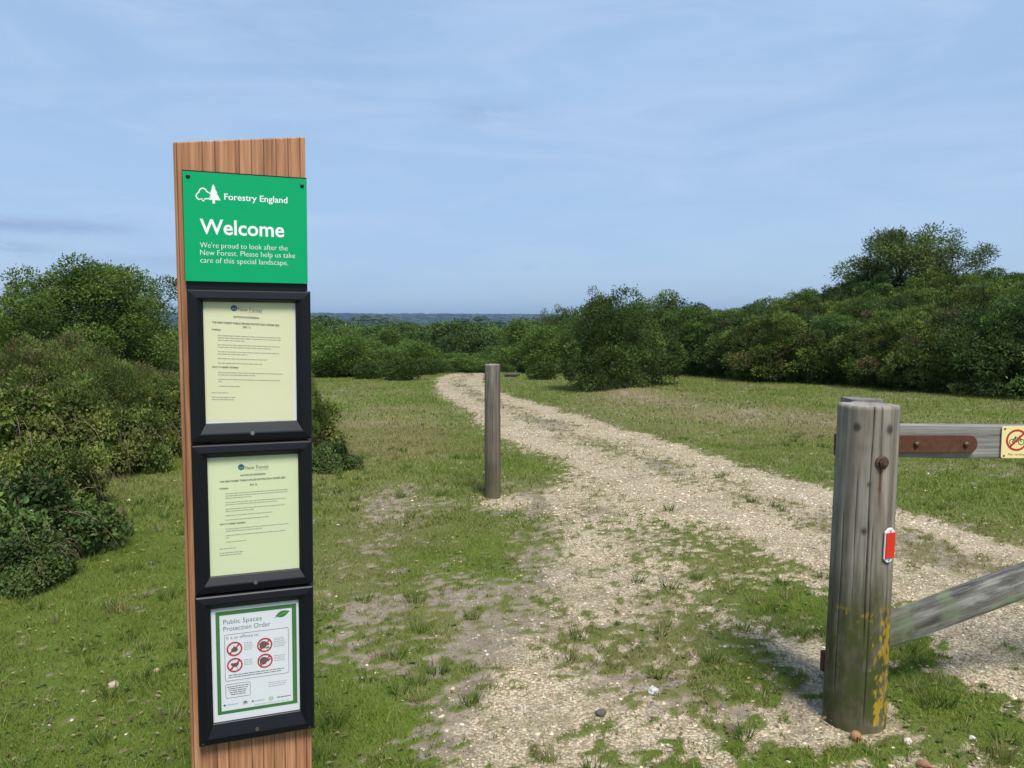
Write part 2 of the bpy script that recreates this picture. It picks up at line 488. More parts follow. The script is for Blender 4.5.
# ------------------------------------------------------------------ grass
def blades(n, d0, d1, h0, h1, w0, seed, spread=.82, power=1.0):
    r = np.random.default_rng(seed)
    u = r.random(n)
    d = d0 * (d1 / d0) ** u if power == 0 else d0 + (d1 - d0) * u ** power
    x = (r.random(n) * 2 - 1) * (d * spread + 2.0)
    y = d
    g, gv, dr = cover(x, y)
    clump = fbc(x * 5, y * 5, 71, 4, .6, 2.0); fine = fbc(x * 26, y * 26, 73, 3, .6, 2.4)
    keep = r.random(n) < np.clip(g * 1.08 - .02, 0, 1) ** 1.3 * (.30 + .55 * clump + .45 * fine) + .006
    x, y, g, dr, d, clump, fine = x[keep], y[keep], g[keep], dr[keep], d[keep], clump[keep], fine[keep]
    n = len(x)
    z = terr(x, y) - .012 * (1 - g)
    h = (h0 + (h1 - h0) * r.random(n) ** 1.5) * (.45 + .6 * clump + .45 * fine) * (.45 + .55 * g)
    a = r.random(n) * 2 * np.pi
    lean = h * (.25 + .95 * r.random(n))
    la = r.random(n) * 2 * np.pi
    w = w0 * (.6 + .8 * r.random(n))
    wx, wy = np.cos(a) * w, np.sin(a) * w
    b0 = np.stack([x - wx, y - wy, z - .004], 1); b1 = np.stack([x + wx, y + wy, z - .004], 1)
    tip = np.stack([x + np.cos(la) * lean, y + np.sin(la) * lean, z + h], 1)
    V = np.stack([b0, b1, tip], 1).reshape(-1, 3)
    k = np.clip(dr + (r.random(n) - .5) * .75 + (fine - .5) * .35 - (clump - .5) * .3, 0, 1)[:, None]
    gr = np.array([.094, .140, .018]) * (1 - .0 * k); dy = np.array([.23, .195, .085])
    alt = np.array([.165, .192, .036])
    m = r.random(n)[:, None]
    c = (gr * (1 - m) + alt * m) * (1 - k) + dy * k
    c = c * (.62 + .72 * r.random(n) + .34 * fbc(x * 2.2, y * 2.2, 75, 3))[:, None]
    return V, np.repeat(c, 3, 0)


Vs, Cs = [], []
for args in [(590000, 2.0, 6.0, .010, .033, .0019, 1), (330000, 6.0, 12, .015, .045, .0042, 2), (220000, 12, 32, .02, .055, .010, 3)]:
    V, C = blades(*args); Vs.append(V); Cs.append(C)
r = np.random.default_rng(19)      # taller tufts, mostly away from the trodden ground and along the thicket
td = 2.4 + 9 * r.random(900); tx = (r.random(900) * 2 - 1) * (td * .8 + .3)
tg, _, tdr = cover(tx, td)
tk = (tg > .5) & ((fbc(tx * .7, td * .7, 77, 3) > .62) | (tx < -2.2 - .12 * (td - 4)) & (r.random(900) < .5)); tx, td, tdr = tx[tk], td[tk], tdr[tk]
ti = np.repeat(np.arange(len(tx)), 34); m_ = len(ti); sp_r = .012 + .03 * r.random(m_)
ta = r.random(m_) * 6.283; bx_ = tx[ti] + np.cos(ta) * sp_r; by_ = td[ti] + np.sin(ta) * sp_r; bz_ = terr(bx_, by_)
bh = (.035 + .055 * r.random(len(tx)))[ti] * (.5 + .7 * r.random(m_)); bl_ = bh * (.25 + .7 * r.random(m_)); ba_ = ta + r.normal(size=m_) * .6; wa = r.random(m_) * 6.28
bw = .0018 + .00018 * td[ti]
Vs.append(np.stack([np.stack([bx_ - np.cos(wa) * bw, by_ - np.sin(wa) * bw, bz_ - .004], 1), np.stack([bx_ + np.cos(wa) * bw, by_ + np.sin(wa) * bw, bz_ - .004], 1),
                    np.stack([bx_ + np.cos(ba_) * bl_, by_ + np.sin(ba_) * bl_, bz_ + bh], 1)], 1).reshape(-1, 3))
tc_ = np.array([(.075, .125, .018), (.12, .16, .03), (.22, .20, .085), (.055, .10, .016)])[r.choice(4, len(tx))][ti] * (.7 + .6 * r.random(m_))[:, None]
Cs.append(np.repeat(tc_, 3, 0))
V = np.concatenate(Vs); C = np.concatenate(Cs)
grass = mk('grass', V, np.arange(len(V)).reshape(-1, 3), [M['blade']], C)
tag(grass, 'short grazed grass, green and straw coloured, around the track', 'grass', kind='stuff')


# ------------------------------------------------------------------ loose gravel
def pebbles(n, d0, d1, s0, s1, seed):
    r = np.random.default_rng(seed)
    d = d0 + (d1 - d0) * r.random(n)
    x = (r.random(n) * 2 - 1) * (d * .8 + 2.0); y = d
    g, gv, dr = cover(x, y)
    p = (1 - g) * (.10 + .75 * gv ** 1.4) + .004
    keep = r.random(n) < p
    x, y, g, gv = x[keep], y[keep], g[keep], gv[keep]; n = len(x)
    z = terr(x, y) - .012 * (1 - g)
    s = s0 + (s1 - s0) * r.random(n) ** 4.0
    base = np.array([(1, 0, 0), (.3, .95, 0), (-.8, .6, 0), (-.8, -.6, 0), (.3, -.95, 0), (.1, .1, .75), (0, 0, -.5)])
    f = np.array([(0, 1, 5), (1, 2, 5), (2, 3, 5), (3, 4, 5), (4, 0, 5), (1, 0, 6), (2, 1, 6), (3, 2, 6), (4, 3, 6), (0, 4, 6)])
    th = r.random(n) * 6.28; c_, s_ = np.cos(th), np.sin(th)
    P = base[None] + (r.random((n, 7, 3)) - .5) * .55
    asp = .6 + .5 * r.random(n)
    P[:, :, 1] *= asp[:, None]
    X = P[:, :, 0] * c_[:, None] - P[:, :, 1] * s_[:, None]; Y = P[:, :, 0] * s_[:, None] + P[:, :, 1] * c_[:, None]
    V = np.stack([x[:, None] + X * s[:, None], y[:, None] + Y * s[:, None], z[:, None] + P[:, :, 2] * s[:, None] * .7 + s[:, None] * .12], -1)
    pal = np.array([(.60, .50, .35), (.50, .41, .285), (.62, .57, .49), (.34, .28, .21), (.45, .31, .18), (.25, .21, .17), (.52, .42, .27)])
    C = pal[r.choice(7, n, p=[.27, .27, .05, .18, .06, .07, .10])] * (.8 + .4 * r.random(n))[:, None]
    Fc = (np.arange(n) * 7)[:, None, None] + f[None]
    return V.reshape(-1, 3), Fc.reshape(-1, 3), np.repeat(C, 7, 0)


t = NT('pebble'); t.set(Roughness=.8); t.b.inputs['Specular IOR Level'].default_value = .2
t.base(t.attr('Col').outputs['Color']); M['pebble'] = t.m
Vs, Fs, Cs, off = [], [], [], 0
for args in [(240000, 2.0, 6.5, .0020, .0115, 11), (90000, 6.0, 12, .005, .019, 12), (30000, 11, 30, .010, .024, 13)]:
    V, Fc, C = pebbles(*args); Vs.append(V); Fs.append(Fc + off); Cs.append(C); off += len(V)
gravel = mk('gravel', np.concatenate(Vs), np.concatenate(Fs), [M['pebble']], np.concatenate(Cs))
tag(gravel, 'loose cream and grey gravel scattered over the track and bare patches', 'gravel', kind='stuff')

# single stones one can point at
def stone(px, py, size, col, label, rough=.25, squash=.75, seed=0):
    r = np.random.default_rng(seed + 100)
    n1, n2 = 7, 9
    V = [(0, 0, -1)]; F = []
    for i in range(1, n1):
        ph = -np.pi / 2 + np.pi * i / n1
        for j in range(n2):
            th = 2 * np.pi * j / n2; V.append((np.cos(ph) * np.cos(th), np.cos(ph) * np.sin(th), np.sin(ph)))
    V.append((0, 0, 1)); V = np.array(V)
    k = fbc(V[:, 0] * 1.9 + seed * 3.1 + V[:, 2], V[:, 1] * 1.9 + V[:, 2] * 1.3, seed, 3)
    V = V * (1 - rough + 2 * rough * k)[:, None] * np.array([1, .8, squash]) * size
    for j in range(n2): F.append((0, 1 + (j + 1) % n2, 1 + j))
    for i in range(n1 - 2):
        for j in range(n2):
            a = 1 + i * n2 + j; b = 1 + i * n2 + (j + 1) % n2
            F.append((a, b, b + n2, a + n2))
    top = len(V) - 1; s0 = 1 + (n1 - 2) * n2
    for j in range(n2): F.append((s0 + j, s0 + (j + 1) % n2, top))
    mb = MB(); mb.add(V, F)
    m = plain('stone_%d' % seed, col, .75, spec=.25, var=.3, vscale=70)
    o = mb.build('stone', [m], smooth=rough < .15, bevel=0 if rough < .15 else size * .08)
    x, y = at(px, py)
    o.location = (x, y, tz(x, y) + size * squash * .18); o.rotation_euler = (0, 0, seed * 1.3)
    tag(o, label, 'stone', 'loose stones lying on the ground')


stone(856, 736, .026, (.36, .17, .085), 'round orange-brown stone touching the foot of the thick gate post', .1, .85, 1)
stone(113, 686, .030, (.42, .34, .25), 'pale tan stone in the green grass at the bottom left', .2, .7, 2)
stone(156, 672, .019, (.45, .30, .18), 'small orange-tinted stone in the grass near the information post', .2, .7, 3)
stone(973, 737, .017, (.62, .60, .56), 'small white stone on the green turf right of the gate post', .2, .6, 4)
stone(601, 714, .026, (.10, .085, .075), 'dark grey stone on the bare gravel at the bottom middle', .25, .5, 5)
stone(653, 692, .030, (.52, .49, .45), 'broad pale grey stone in the bare gravel left of the grass tufts', .25, .55, 6)
stone(732, 727, .030, (.16, .115, .08), 'flat dark brown stone left of the foot of the gate post', .25, .4, 7)
stone(908, 741, .022, (.56, .50, .43), 'cream stone in the bare soil just right of the gate post foot', .25, .6, 8)
stone(924, 765, .026, (.30, .14, .09), 'reddish stone half sunk in turf at the bottom edge right of the post', .2, .6, 9)


# ------------------------------------------------------------------ foliage
def unit(v): return v / (np.linalg.norm(v, axis=-1, keepdims=True) + 1e-9)


def ovate(P, D, N, L, W, C, fold=.12):
    Sd = unit(np.cross(D, N)); N2 = unit(np.cross(Sd, D)); L = L[:, None]; W = W[:, None]
    pt = lambda a, b: P + D * L * a + Sd * W * b + N2 * W * fold * abs(b) * 2 - N2 * L * .18 * a * a
    V = np.stack([pt(0, 0), pt(.25, .42), pt(.6, .42), pt(1, 0), pt(.6, -.42), pt(.25, -.42)], 1).reshape(-1, 3)
    b = (np.arange(len(P)) * 6)[:, None]
    F = np.concatenate([b + np.array(q) for q in ([0, 1, 2], [0, 2, 3], [0, 3, 4], [0, 4, 5])], 1).reshape(-1, 3)
    return V, F, np.repeat(C, 6, 0)


def leaves(P, D, N, L, W, C, fold=.15):
    """rhombic leaves, folded along the midrib: two triangles each"""
    Sd = unit(np.cross(D, N)); N2 = unit(np.cross(Sd, D))
    L = L[:, None]; W = W[:, None]
    v0 = P; v1 = P + D * L * .45 + Sd * W * .5 + N2 * W * fold; v2 = P + D * L; v3 = P + D * L * .45 - Sd * W * .5 + N2 * W * fold
    V = np.stack([v0, v1, v2, v3], 1).reshape(-1, 3)
    b = (np.arange(len(P)) * 4)[:, None]
    F = np.concatenate([b + np.array([0, 1, 2]), b + np.array([0, 2, 3])], 1).reshape(-1, 3)
    return V, F, np.repeat(C, 4, 0)


def sph(r, n):
    v = r.normal(size=(n, 3)); return unit(v)


def lobes_on(r, centre, rad, n, lr, zmin=-.35, shell=(.70, 1.02), bumps=.42, seed=0):
    """small clumps spread over an ellipsoid-like body"""
    d = sph(r, n * 3); d = d[d[:, 2] > zmin][:n]
    k = 1 + bumps * (fbm(d[:, 0] * 2 + 5 + seed, d[:, 1] * 2 + d[:, 2] * 2, seed, 3) - .5) * 2
    q = (shell[0] + (shell[1] - shell[0]) * r.random(len(d))) * k
    return np.asarray(centre) + d * q[:, None] * np.asarray(rad), lr[0] + (lr[1] - lr[0]) * r.random(len(d))


FOL = np.array([1.52, 1.40, 1.2])


def fill(r, C, Rd, per, L, W, cols, up=.3, jit=.6, inner=.55, flat=0.0, wob=.5, tint=.3, cull=.62, zfloor=0.02, brown=0.0, clump_brown=True, shape=leaves, ragged=.45, vary=.30):
    """leaves over every clump, culled where another clump swallows them"""
    n = len(C); k = (per * (Rd / Rd.mean()) ** 2).astype(int)
    ci = np.repeat(np.arange(n), k); m = len(ci)
    d = sph(r, m)
    d[:, 2] = np.abs(d[:, 2]) * np.where(r.random(m) < .30, -1, 1)
    q = inner + (1.08 - inner) * r.random(m) ** .5
    q = np.where((r.random(m) < .09) & (d[:, 2] > -.2), 1.05 + ragged * r.random(m) ** 1.6, q)
    P = C[ci] + d * (Rd[ci] * q)[:, None] * np.array([1, 1, .85])
    keep = P[:, 2] > zfloor
    for j in range(n):
        near = np.where(np.abs(P[:, 0] - C[j, 0]) < Rd[j])[0]
        near = near[ci[near] != j]
        dd = np.linalg.norm(P[near] - C[j], axis=1)
        keep[near[dd < Rd[j] * cull]] = False
    P, d, ci = P[keep], d[keep], ci[keep]; m = len(P)
    D = unit(d + np.array([0, 0, up]) + r.normal(size=(m, 3)) * jit)
    N = unit(d * (1 - flat) + np.array([0, 0, 1.0]) * (.25 + flat) + r.normal(size=(m, 3)) * wob)
    cols = np.asarray(cols)
    ct = (r.random((n, 1)) * tint * 2 + (1 - tint)) * FOL
    mixv = np.clip(r.random(n)[ci] * .75 + r.random(m) * .25, 0, .999) * (len(cols) - 1)
    i0 = mixv.astype(int); fr = (mixv - i0)[:, None]
    c = cols[i0] * (1 - fr) + cols[np.minimum(i0 + 1, len(cols) - 1)] * fr
    c = c * ct[ci] * (1 - vary + 2 * vary * r.random(m))[:, None]
    if brown:
        bl = (r.random(n) < brown * clump_brown)[ci] & (r.random(m) < .75) | (r.random(m) < brown * (.35 if clump_brown else 1))
        c[bl] = np.array([.115, .088, .042]) * (.6 + .8 * r.random(bl.sum()))[:, None]
    return shape(P, D, N, L * (.65 + .7 * r.random(m)), W * (.65 + .7 * r.random(m)), c)


def stems(r, base_r, tips, r0, r1, n=6):
    mb = MB()
    for tp in tips:
        b = np.array([r.normal() * base_r, r.normal() * base_r, -.05])
        tp = np.asarray(tp); mid = (b + tp) / 2 + r.normal(size=3) * .12 * np.linalg.norm(tp - b) + np.array([0, 0, .08 * np.linalg.norm(tp - b)])
        s = np.linspace(0, 1, 7)[:, None]
        path = (1 - s) ** 2 * b + 2 * s * (1 - s) * mid + s ** 2 * tp
        mb.add(*tube(path, np.linspace(r0, r1, 7), n))
    return mb


GORSE = [(.019, .043, .010), (.034, .064, .016), (.058, .094, .025), (.105, .138, .045)]
PALE = [(.045, .085, .018), (.070, .125, .026), (.095, .150, .035)]
DARK = [(.022, .045, .012), (.035, .065, .016), (.052, .085, .022)]
TREE = [(.038, .070, .016), (.058, .098, .022), (.085, .125, .032)]
BRAM = [(.030, .058, .018), (.048, .085, .022), (.070, .110, .030), (.100, .130, .050)]


def make_bush(name, seed, w, h, nl, lr, per, L, W, cols, brown=0.0, stem_mat='bark', fol='foliage', **kw):
    """a bush of clumps on a rough dome; w = half width"""
    r = np.random.default_rng(seed)
    C, Rd = lobes_on(r, (0, 0, h * .42), (w * .86, w * .86, h * .52), nl, lr, zmin=-.75, seed=seed)
    C2, R2 = lobes_on(r, (0, 0, h * .38), (w * .42, w * .42, h * .30), nl // 3, (lr[0] * 1.2, lr[1] * 1.2), zmin=-.5, seed=seed + 1)
    C = np.concatenate([C, C2]); Rd = np.concatenate([Rd, R2])
    C[:, 2] = np.maximum(C[:, 2], lr[0] * .7)
    V, F, cc = fill(r, C, Rd, per, L, W, cols, brown=brown, **kw)
    root = empty(name)
    mk(fol, V, F, [M['leaf']], cc, parent=root)
    pick = C[r.choice(len(C), 9)]
    stems(r, w * .12, pick, .03, .008).build('stem', [M[stem_mat]], root, smooth=True)
    return root


def limb_tree(r, h, spread, nlimb, trunk_r, lean=0.0, crown_base=.35):
    """trunk and limbs; returns the wood and the twig tips"""
    mb = MB(); tips = []
    top = np.array([lean * h, r.normal() * .05 * h, h * .62])
    s = np.linspace(0, 1, 8)[:, None]
    path = s * top + np.sin(s * 3.1) * np.array([.05 * h * r.normal(), .05 * h * r.normal(), 0]); path[0, 2] = -.1
    mb.add(*tube(path, np.linspace(trunk_r, trunk_r * .45, 8), 10))
    for i in range(nlimb):
        tt = crown_base + (1 - crown_base) * (i + r.random()) / nlimb
        b = path[0] + (top - path[0]) * tt
        az = i * 2.4 + r.normal() * .4; el = .25 + .9 * tt + r.normal() * .15
        ln = spread * (1.15 - .35 * tt) * (.75 + .4 * r.random())
        e = b + ln * np.array([np.cos(az) * np.cos(el), np.sin(az) * np.cos(el), np.sin(el)])
        m = (b + e) / 2 + np.array([0, 0, .12 * ln])
        s2 = np.linspace(0, 1, 6)[:, None]
        lp = (1 - s2) ** 2 * b + 2 * s2 * (1 - s2) * m + s2 ** 2 * e
        mb.add(*tube(lp, np.linspace(trunk_r * .4, trunk_r * .08, 6), 6))
        for k in range(5):
            q = lp[2 + (k % 4)]
            d2 = unit(np.array([np.cos(az + r.normal() * .9), np.sin(az + r.normal() * .9), .35 + r.normal() * .5]))
            e2 = q + d2 * ln * (.28 + .3 * r.random())
            mb.add(*tube(np.array([q, (q + e2) / 2 + np.array([0, 0, .04 * ln]), e2]), [trunk_r * .12, trunk_r * .07, trunk_r * .03], 5))
            tips.append(e2)
        tips.append(e)
    return mb, np.array(tips)


def make_tree(name, seed, h, spread, nlimb, lr, per, L, W, cols, trunk_r=.09, lean=0.0, crown_base=.2, extra=0, **kw):
    r = np.random.default_rng(seed)
    mb, tips = limb_tree(r, h, spread, nlimb, trunk_r, lean, crown_base)
    Rd = lr[0] + (lr[1] - lr[0]) * r.random(len(tips))
    C = tips
    if extra:
        C2, R2 = lobes_on(r, (lean * h * .6, 0, h * .51), (spread, spread, h * .46), extra, lr, zmin=-.8, seed=seed)
        C = np.concatenate([C, C2]); Rd = np.concatenate([Rd, R2])
    V, F, cc = fill(r, C, Rd, per, L, W, cols, **kw)
    root = empty(name)
    mb.build('trunk', [M['bark']], root, smooth=True)
    mk('crown', V, F, [M['leaf']], cc, parent=root)
    return root


used = set()


def place(proto, x, y, rz, sc, label, cat, group=None, sink=.04):
    if np.isscalar(sc): sc = (sc, sc, sc)
    loc = (x, y, tz(x, y) - sink)
    if proto.name not in used:
        used.add(proto.name)
        proto.location = loc; proto.rotation_euler = (0, 0, rz); proto.scale = sc
        tag(proto, label, cat, group); return proto
    o = dup(proto, loc, rz, sc, label, group); o['category'] = cat
    return o


# --- flat weeds and dead leaves in the turf: far too many to count
def litter(n, seed, dmax, per, L, W, cols, lift, gmin):
    r = np.random.default_rng(seed)
    d = 2.3 + (dmax - 2.3) * r.random(n) ** 1.2
    x = (r.random(n) * 2 - 1) * (d * .8 + .3)
    g, gv, dr = cover(x, d)
    k = (g > gmin) & (vnoise(x * .8, d * .8, seed) > .40); x, d = x[k], d[k]; n = len(x)
    z = terr(x, d) + lift
    i = np.repeat(np.arange(n), per); a = r.random(n)[i] * 6.28 + np.tile(np.arange(per) * 6.283 / per, n) + r.normal(size=n * per) * .25
    D = unit(np.stack([np.cos(a), np.sin(a), .15 + .3 * r.random(n * per)], 1)); N = unit(np.stack([-np.cos(a) * .2, -np.sin(a) * .2, np.ones(n * per)], 1) + r.normal(size=(n * per, 3)) * .2)
    sz = (.6 + .8 * r.random(n))[i]
    c = np.asarray(cols)[r.integers(len(cols), size=n)][i] * (.75 + .5 * r.random(n * per))[:, None]
    return ovate(np.stack([x[i], d[i], z[i]], 1), D, N, L * sz, W * sz, c)


V, F, C = litter(1500, 91, 8, 5, .017, .010, [(.075, .125, .022), (.095, .15, .03), (.06, .10, .022), (.13, .15, .04)], .006, .55)
tag(mk('turf_weeds', V, F, [M['leaf']], C), 'small flat broad-leaved weeds growing in the turf', 'weeds', kind='stuff')
V, F, C = litter(3800, 93, 9, 1, .022, .011, [(.22, .15, .08), (.30, .23, .13), (.14, .09, .05)], .012, -.1)
tag(mk('leaf_litter', V, F, [M['leaf']], C), 'dead brown leaves scattered in the turf and soil', 'dead leaves', kind='stuff')

# --- gorse on the bank behind the gate
gkw = dict(up=.3, jit=.5, inner=.5, wob=.40, tint=.55, cull=.62, vary=.22)
GT = [(1, 1, 1), (.88, .95, 1.0), (1.15, 1.04, .9), (1.0, 1.1, .85)]
gorse = [make_bush('gorse_bush', 201 + i, 1.55, 2.3, 170, (.13, .30), 300, .078, .028, [tuple(np.array(c_) * np.array(GT[i])) for c_ in GORSE], brown=[.01, .02, .06, .02][i], **gkw) for i in range(4)]
DIRX, DIRY, NX_, NY_ = .516, -.857, .857, .516
front = {
    0: 'dark gorse bush at the far end of the bank, nearest the big bush',
    1: 'gorse bush second from the far end of the bank front row',
    2: 'front row gorse bush of the bank, left of the gate post',
    3: 'gorse bush in the bank front row directly above the gate post top',
    4: 'gorse bush of the bank front row just right of the gate post top',
    5: 'broad gorse bush of the bank front row above the rusty strap hinge',
    6: 'tall rounded gorse bush of the bank front row above the no cycling plate'}
grp = 'gorse bushes on the bank behind the gate'
for row in range(7):
    for i in range(18):
        tt = i * 1.5 - 1.6 + (row % 2) * .75 + rng.normal() * .3
        off = .9 + row * 1.75 + rng.normal() * .3
        x = 6.03 + DIRX * tt + NX_ * off; y = 24.66 + DIRY * tt + NY_ * off
        if y < 2: continue
        sc = (.70 + .22 * rng.random()) * (1.06 if row == 0 else 1.0) * (1.22 if row < 2 and i > 8 else 1.0)
        lab = front.get(i // 2) if row == 0 and i % 2 == 0 else None
        place(gorse[int(rng.integers(4))], x, y, rng.random() * 6.3, (sc * 1.08, sc * 1.08, sc * (.88 + .2 * rng.random())),
              lab or ('dense dark gorse bush packed into the rear rows of the bank' if row else 'dark gorse bush in the front row of the bank beyond the gate'), 'gorse bush', grp, sink=.12)

# --- the big bush beside the track
x, y = at(616, 393); y += .9; x = (611 - CX) / F_PX * y
big = make_bush('big_bush', 301, 1.22, 2.25, 80, (.2, .38), 560, .062, .026, [(.030, .055, .013), (.042, .074, .018), (.060, .094, .024)], brown=.012, **gkw)
place(big, x, y, .4, (1.05, 1.0, 1.02), 'big dense dark green bush standing alone beside the gravel track', 'bush')
bside = make_bush('bush', 303, .8, 1.7, 60, (.18, .32), 300, .09, .03, GORSE, **gkw)
x2, y2 = at(655, 388); place(bside, x2 + .1, y2 + 1.4, 0, 1.0, 'dark bush tucked behind the right shoulder of the big bush by the track', 'bush')

# --- small bushes by the far end of the track
small = make_bush('low_bush', 311, .62, .75, 40, (.13, .24), 220, .075, .028, DARK, up=.4, jit=.6, inner=.4, wob=.8)
for px, py, sc, lab in [(543, 378, .75, 'low dark bush on the grass right of the track crest'), (527, 366, .7, 'small round bush right behind the top of the track'),
                        (400, 379, .95, 'low dark bush on the left grass where the track bends'), (424, 371, .8, 'low spreading bush left of the track crest'),
                        (500, 362, .6, 'tiny bush just behind the short post at the track crest'), (328, 375, .9, 'low dark bush at the foot of the bright green trees by the clearing'),
                        (366, 377, .75, 'small dark bush under the ragged bushy tree at the clearing edge'), (345, 374, .7, 'squat dark bush under the trees between the post and the clearing')]:
    x, y = at(px, py); place(small, x, y + .4, rng.random() * 6, sc, lab, 'bush', 'low bushes near the track crest')

# --- the feathery tree on top of the bank
ft = make_tree('feathery_tree', 401, 4.0, 1.75, 15, (.28, .52), 200, .135, .040, [(.034, .058, .018), (.055, .085, .026), (.080, .110, .036)], .1, .02, .34, extra=12, up=.1, jit=.75, inner=.1, wob=.8, tint=.25, cull=.1)
y = 29.5; x = (893 - CX) / F_PX * y
gz_ = tz(x, y); hh = height_at(224, y) - gz_
place(ft, x, y, .8, (1.0, 1.0, hh / 4.1), 'feathery grey-green tree rising above the gorse bank', 'tree')
ft2 = make_tree('feathery_tree', 405, 3.4, 1.5, 10, (.22, .42), 150, .12, .034, [(.040, .062, .024), (.065, .092, .034)], .08, .12, .3, up=.1, jit=.8, inner=.05, wob=.8, tint=.25, cull=.0)
y = 30; x = (958 - CX) / F_PX * y
hh = height_at(231, y) - tz(x, y)
place(ft2, x, y, 2.0, (1.0, 1.0, hh / 3.5), 'thin see-through tree right beside the feathery tree on the bank', 'tree')

# --- trees behind the big bush
scrub = [make_tree('scrub_tree', 421 + i, 3.6, 1.35, 9, (.30, .55), 190, .14, .055, [TREE, PALE, DARK][i], .07, 0, .1, extra=26, up=.25, jit=.7, inner=.3, wob=.8, tint=.3, cull=.45, zfloor=.1) for i in range(3)]


def tree_px(proto, px, d, top, wpx, label, cat='tree', group=None, wreal=3.6, hreal=3.9):
    x = (px - CX) / F_PX * d; z0 = tz(x, d)
    hh = height_at(top, d) - z0
    s = wpx * d / F_PX / wreal
    return place(proto, x, d, rng.random() * 6.3, (s, s, hh / hreal), label, cat, group)


tree_px(scrub[0], 655, 33, 291, 75, 'bushy tree showing its thin top behind the big bush', group='scrub trees behind the big bush')
tree_px(scrub[2], 688, 31, 300, 60, 'dark scrub tree between the big bush and the gorse bank', group='scrub trees behind the big bush')
tree_px(ft2, 602, 32, 288, 60, 'airy grey-green tree peeping over the left of the big bush', wreal=3.2, hreal=3.5)
tree_px(scrub[1], 548, 29, 322, 66, 'pale green young tree left of the big bush', group='scrub trees behind the big bush')
tree_px(scrub[0], 528, 36, 318, 70, 'mid green tree behind the pale young tree left of the big bush', group='scrub trees behind the big bush')
tree_px(scrub[2], 574, 31, 304, 52, 'dark tree close behind the left side of the big bush', group='scrub trees behind the big bush')
tree_px(ft2, 553, 41, 306, 36, 'small airy treetop above the pale young tree', wreal=3.2, hreal=3.5)

# --- bushes and young trees beyond the clearing on the left
G2 = 'young trees beyond the left clearing'
for i, px, d, top, w, lab in [
    (1, 338, 25.5, 331, 78, 'bright green bushy tree right of the information post, beyond the clearing'),
    (0, 318, 28, 322, 46, 'pointed green tree just showing beside the information post edge'),
    (0, 376, 27.5, 338, 70, 'green bushy tree with a ragged top beyond the left clearing'),
    (1, 414, 32, 338, 58, 'tall bright green tree above the track bend'),
    (2, 436, 30, 358, 44, 'dark low tree left of the track crest'),
    (1, 458, 37, 351, 48, 'pale green tree directly over the track crest'),
    (1, 492, 40, 351, 50, 'pale green tree behind the short post top'),
    (2, 512, 45, 338, 48, 'dark tree behind the pale trees near the short post top'),
    (0, 386, 38, 327, 60, 'mid green tree standing behind the ragged bushy tree'),
    (0, 352, 36, 327, 56, 'mid green tree behind the bright bushy tree')]:
    tree_px(scrub[i], px, d, top, w, lab, group=G2)

# --- woodland falling away into the valley: single trees
G3 = 'trees in the valley below the heath'
wood_tree = [make_tree('woodland_tree', 441 + i, 8.0, 3.1, 11, (.8, 1.4), 120, .42, .22, [TREE, DARK, PALE][i], .16, 0, .25, extra=34, up=.25, jit=.7, inner=.3, wob=.8, tint=.3, cull=.5, zfloor=.4) for i in range(3)]
labs = ['mid green woodland tree in the valley beyond the track', 'dark green woodland tree in the valley beyond the track', 'light green woodland tree in the valley beyond the track']
for i in range(150):
    d = 46 * (290 / 46) ** ((i + rng.random()) / 150)
    az = rng.uniform(-.40, .12) if i % 4 else rng.uniform(-.95, .35)
    x = math.tan(az) * d
    if bank_s(x, d) > 4 and d < 90: continue
    top = 339 - 13 * min(1, (d - 46) / 110) + rng.normal() * 3.5
    hh = np.clip(height_at(top, d) - tz(x, d), 2.6, 15)
    kk = int(rng.choice(3, p=[.42, .38, .2]))
    s = hh / 8.4 * rng.uniform(.9, 1.2)
    place(wood_tree[kk], x, d, rng.random() * 6.3, (s, s, hh / 8.4), labs[kk], 'tree', G3)

# --- the far forest that reads as one mass
r = np.random.default_rng(77)
Vs, Fs, Cs, off = [], [], [], 0
hemi = [(0, 0, 1)]
for ph, m in ((.95, 6), (.45, 9), (-.05, 9)):
    for j in range(m): hemi.append((math.cos(ph) * math.cos(6.283 * j / m + ph * 3), math.cos(ph) * math.sin(6.283 * j / m + ph * 3), math.sin(ph)))
hemi = np.array(hemi)
hf = [(0, 1 + j, 1 + (j + 1) % 6) for j in range(6)]
A = list(range(1, 7)); B = list(range(7, 16)); Cc = list(range(16, 25))
for j in range(9):
    hf += [(B[j], Cc[j], Cc[(j + 1) % 9]), (B[j], Cc[(j + 1) % 9], B[(j + 1) % 9])]
    a = A[int(j * 6 / 9)]; a2 = A[int(((j + 1) % 9) * 6 / 9)]
    hf.append((a, B[j], B[(j + 1) % 9]))
    if a != a2: hf.append((a, B[(j + 1) % 9], a2))
hf = np.array(hf)
d = 230.0
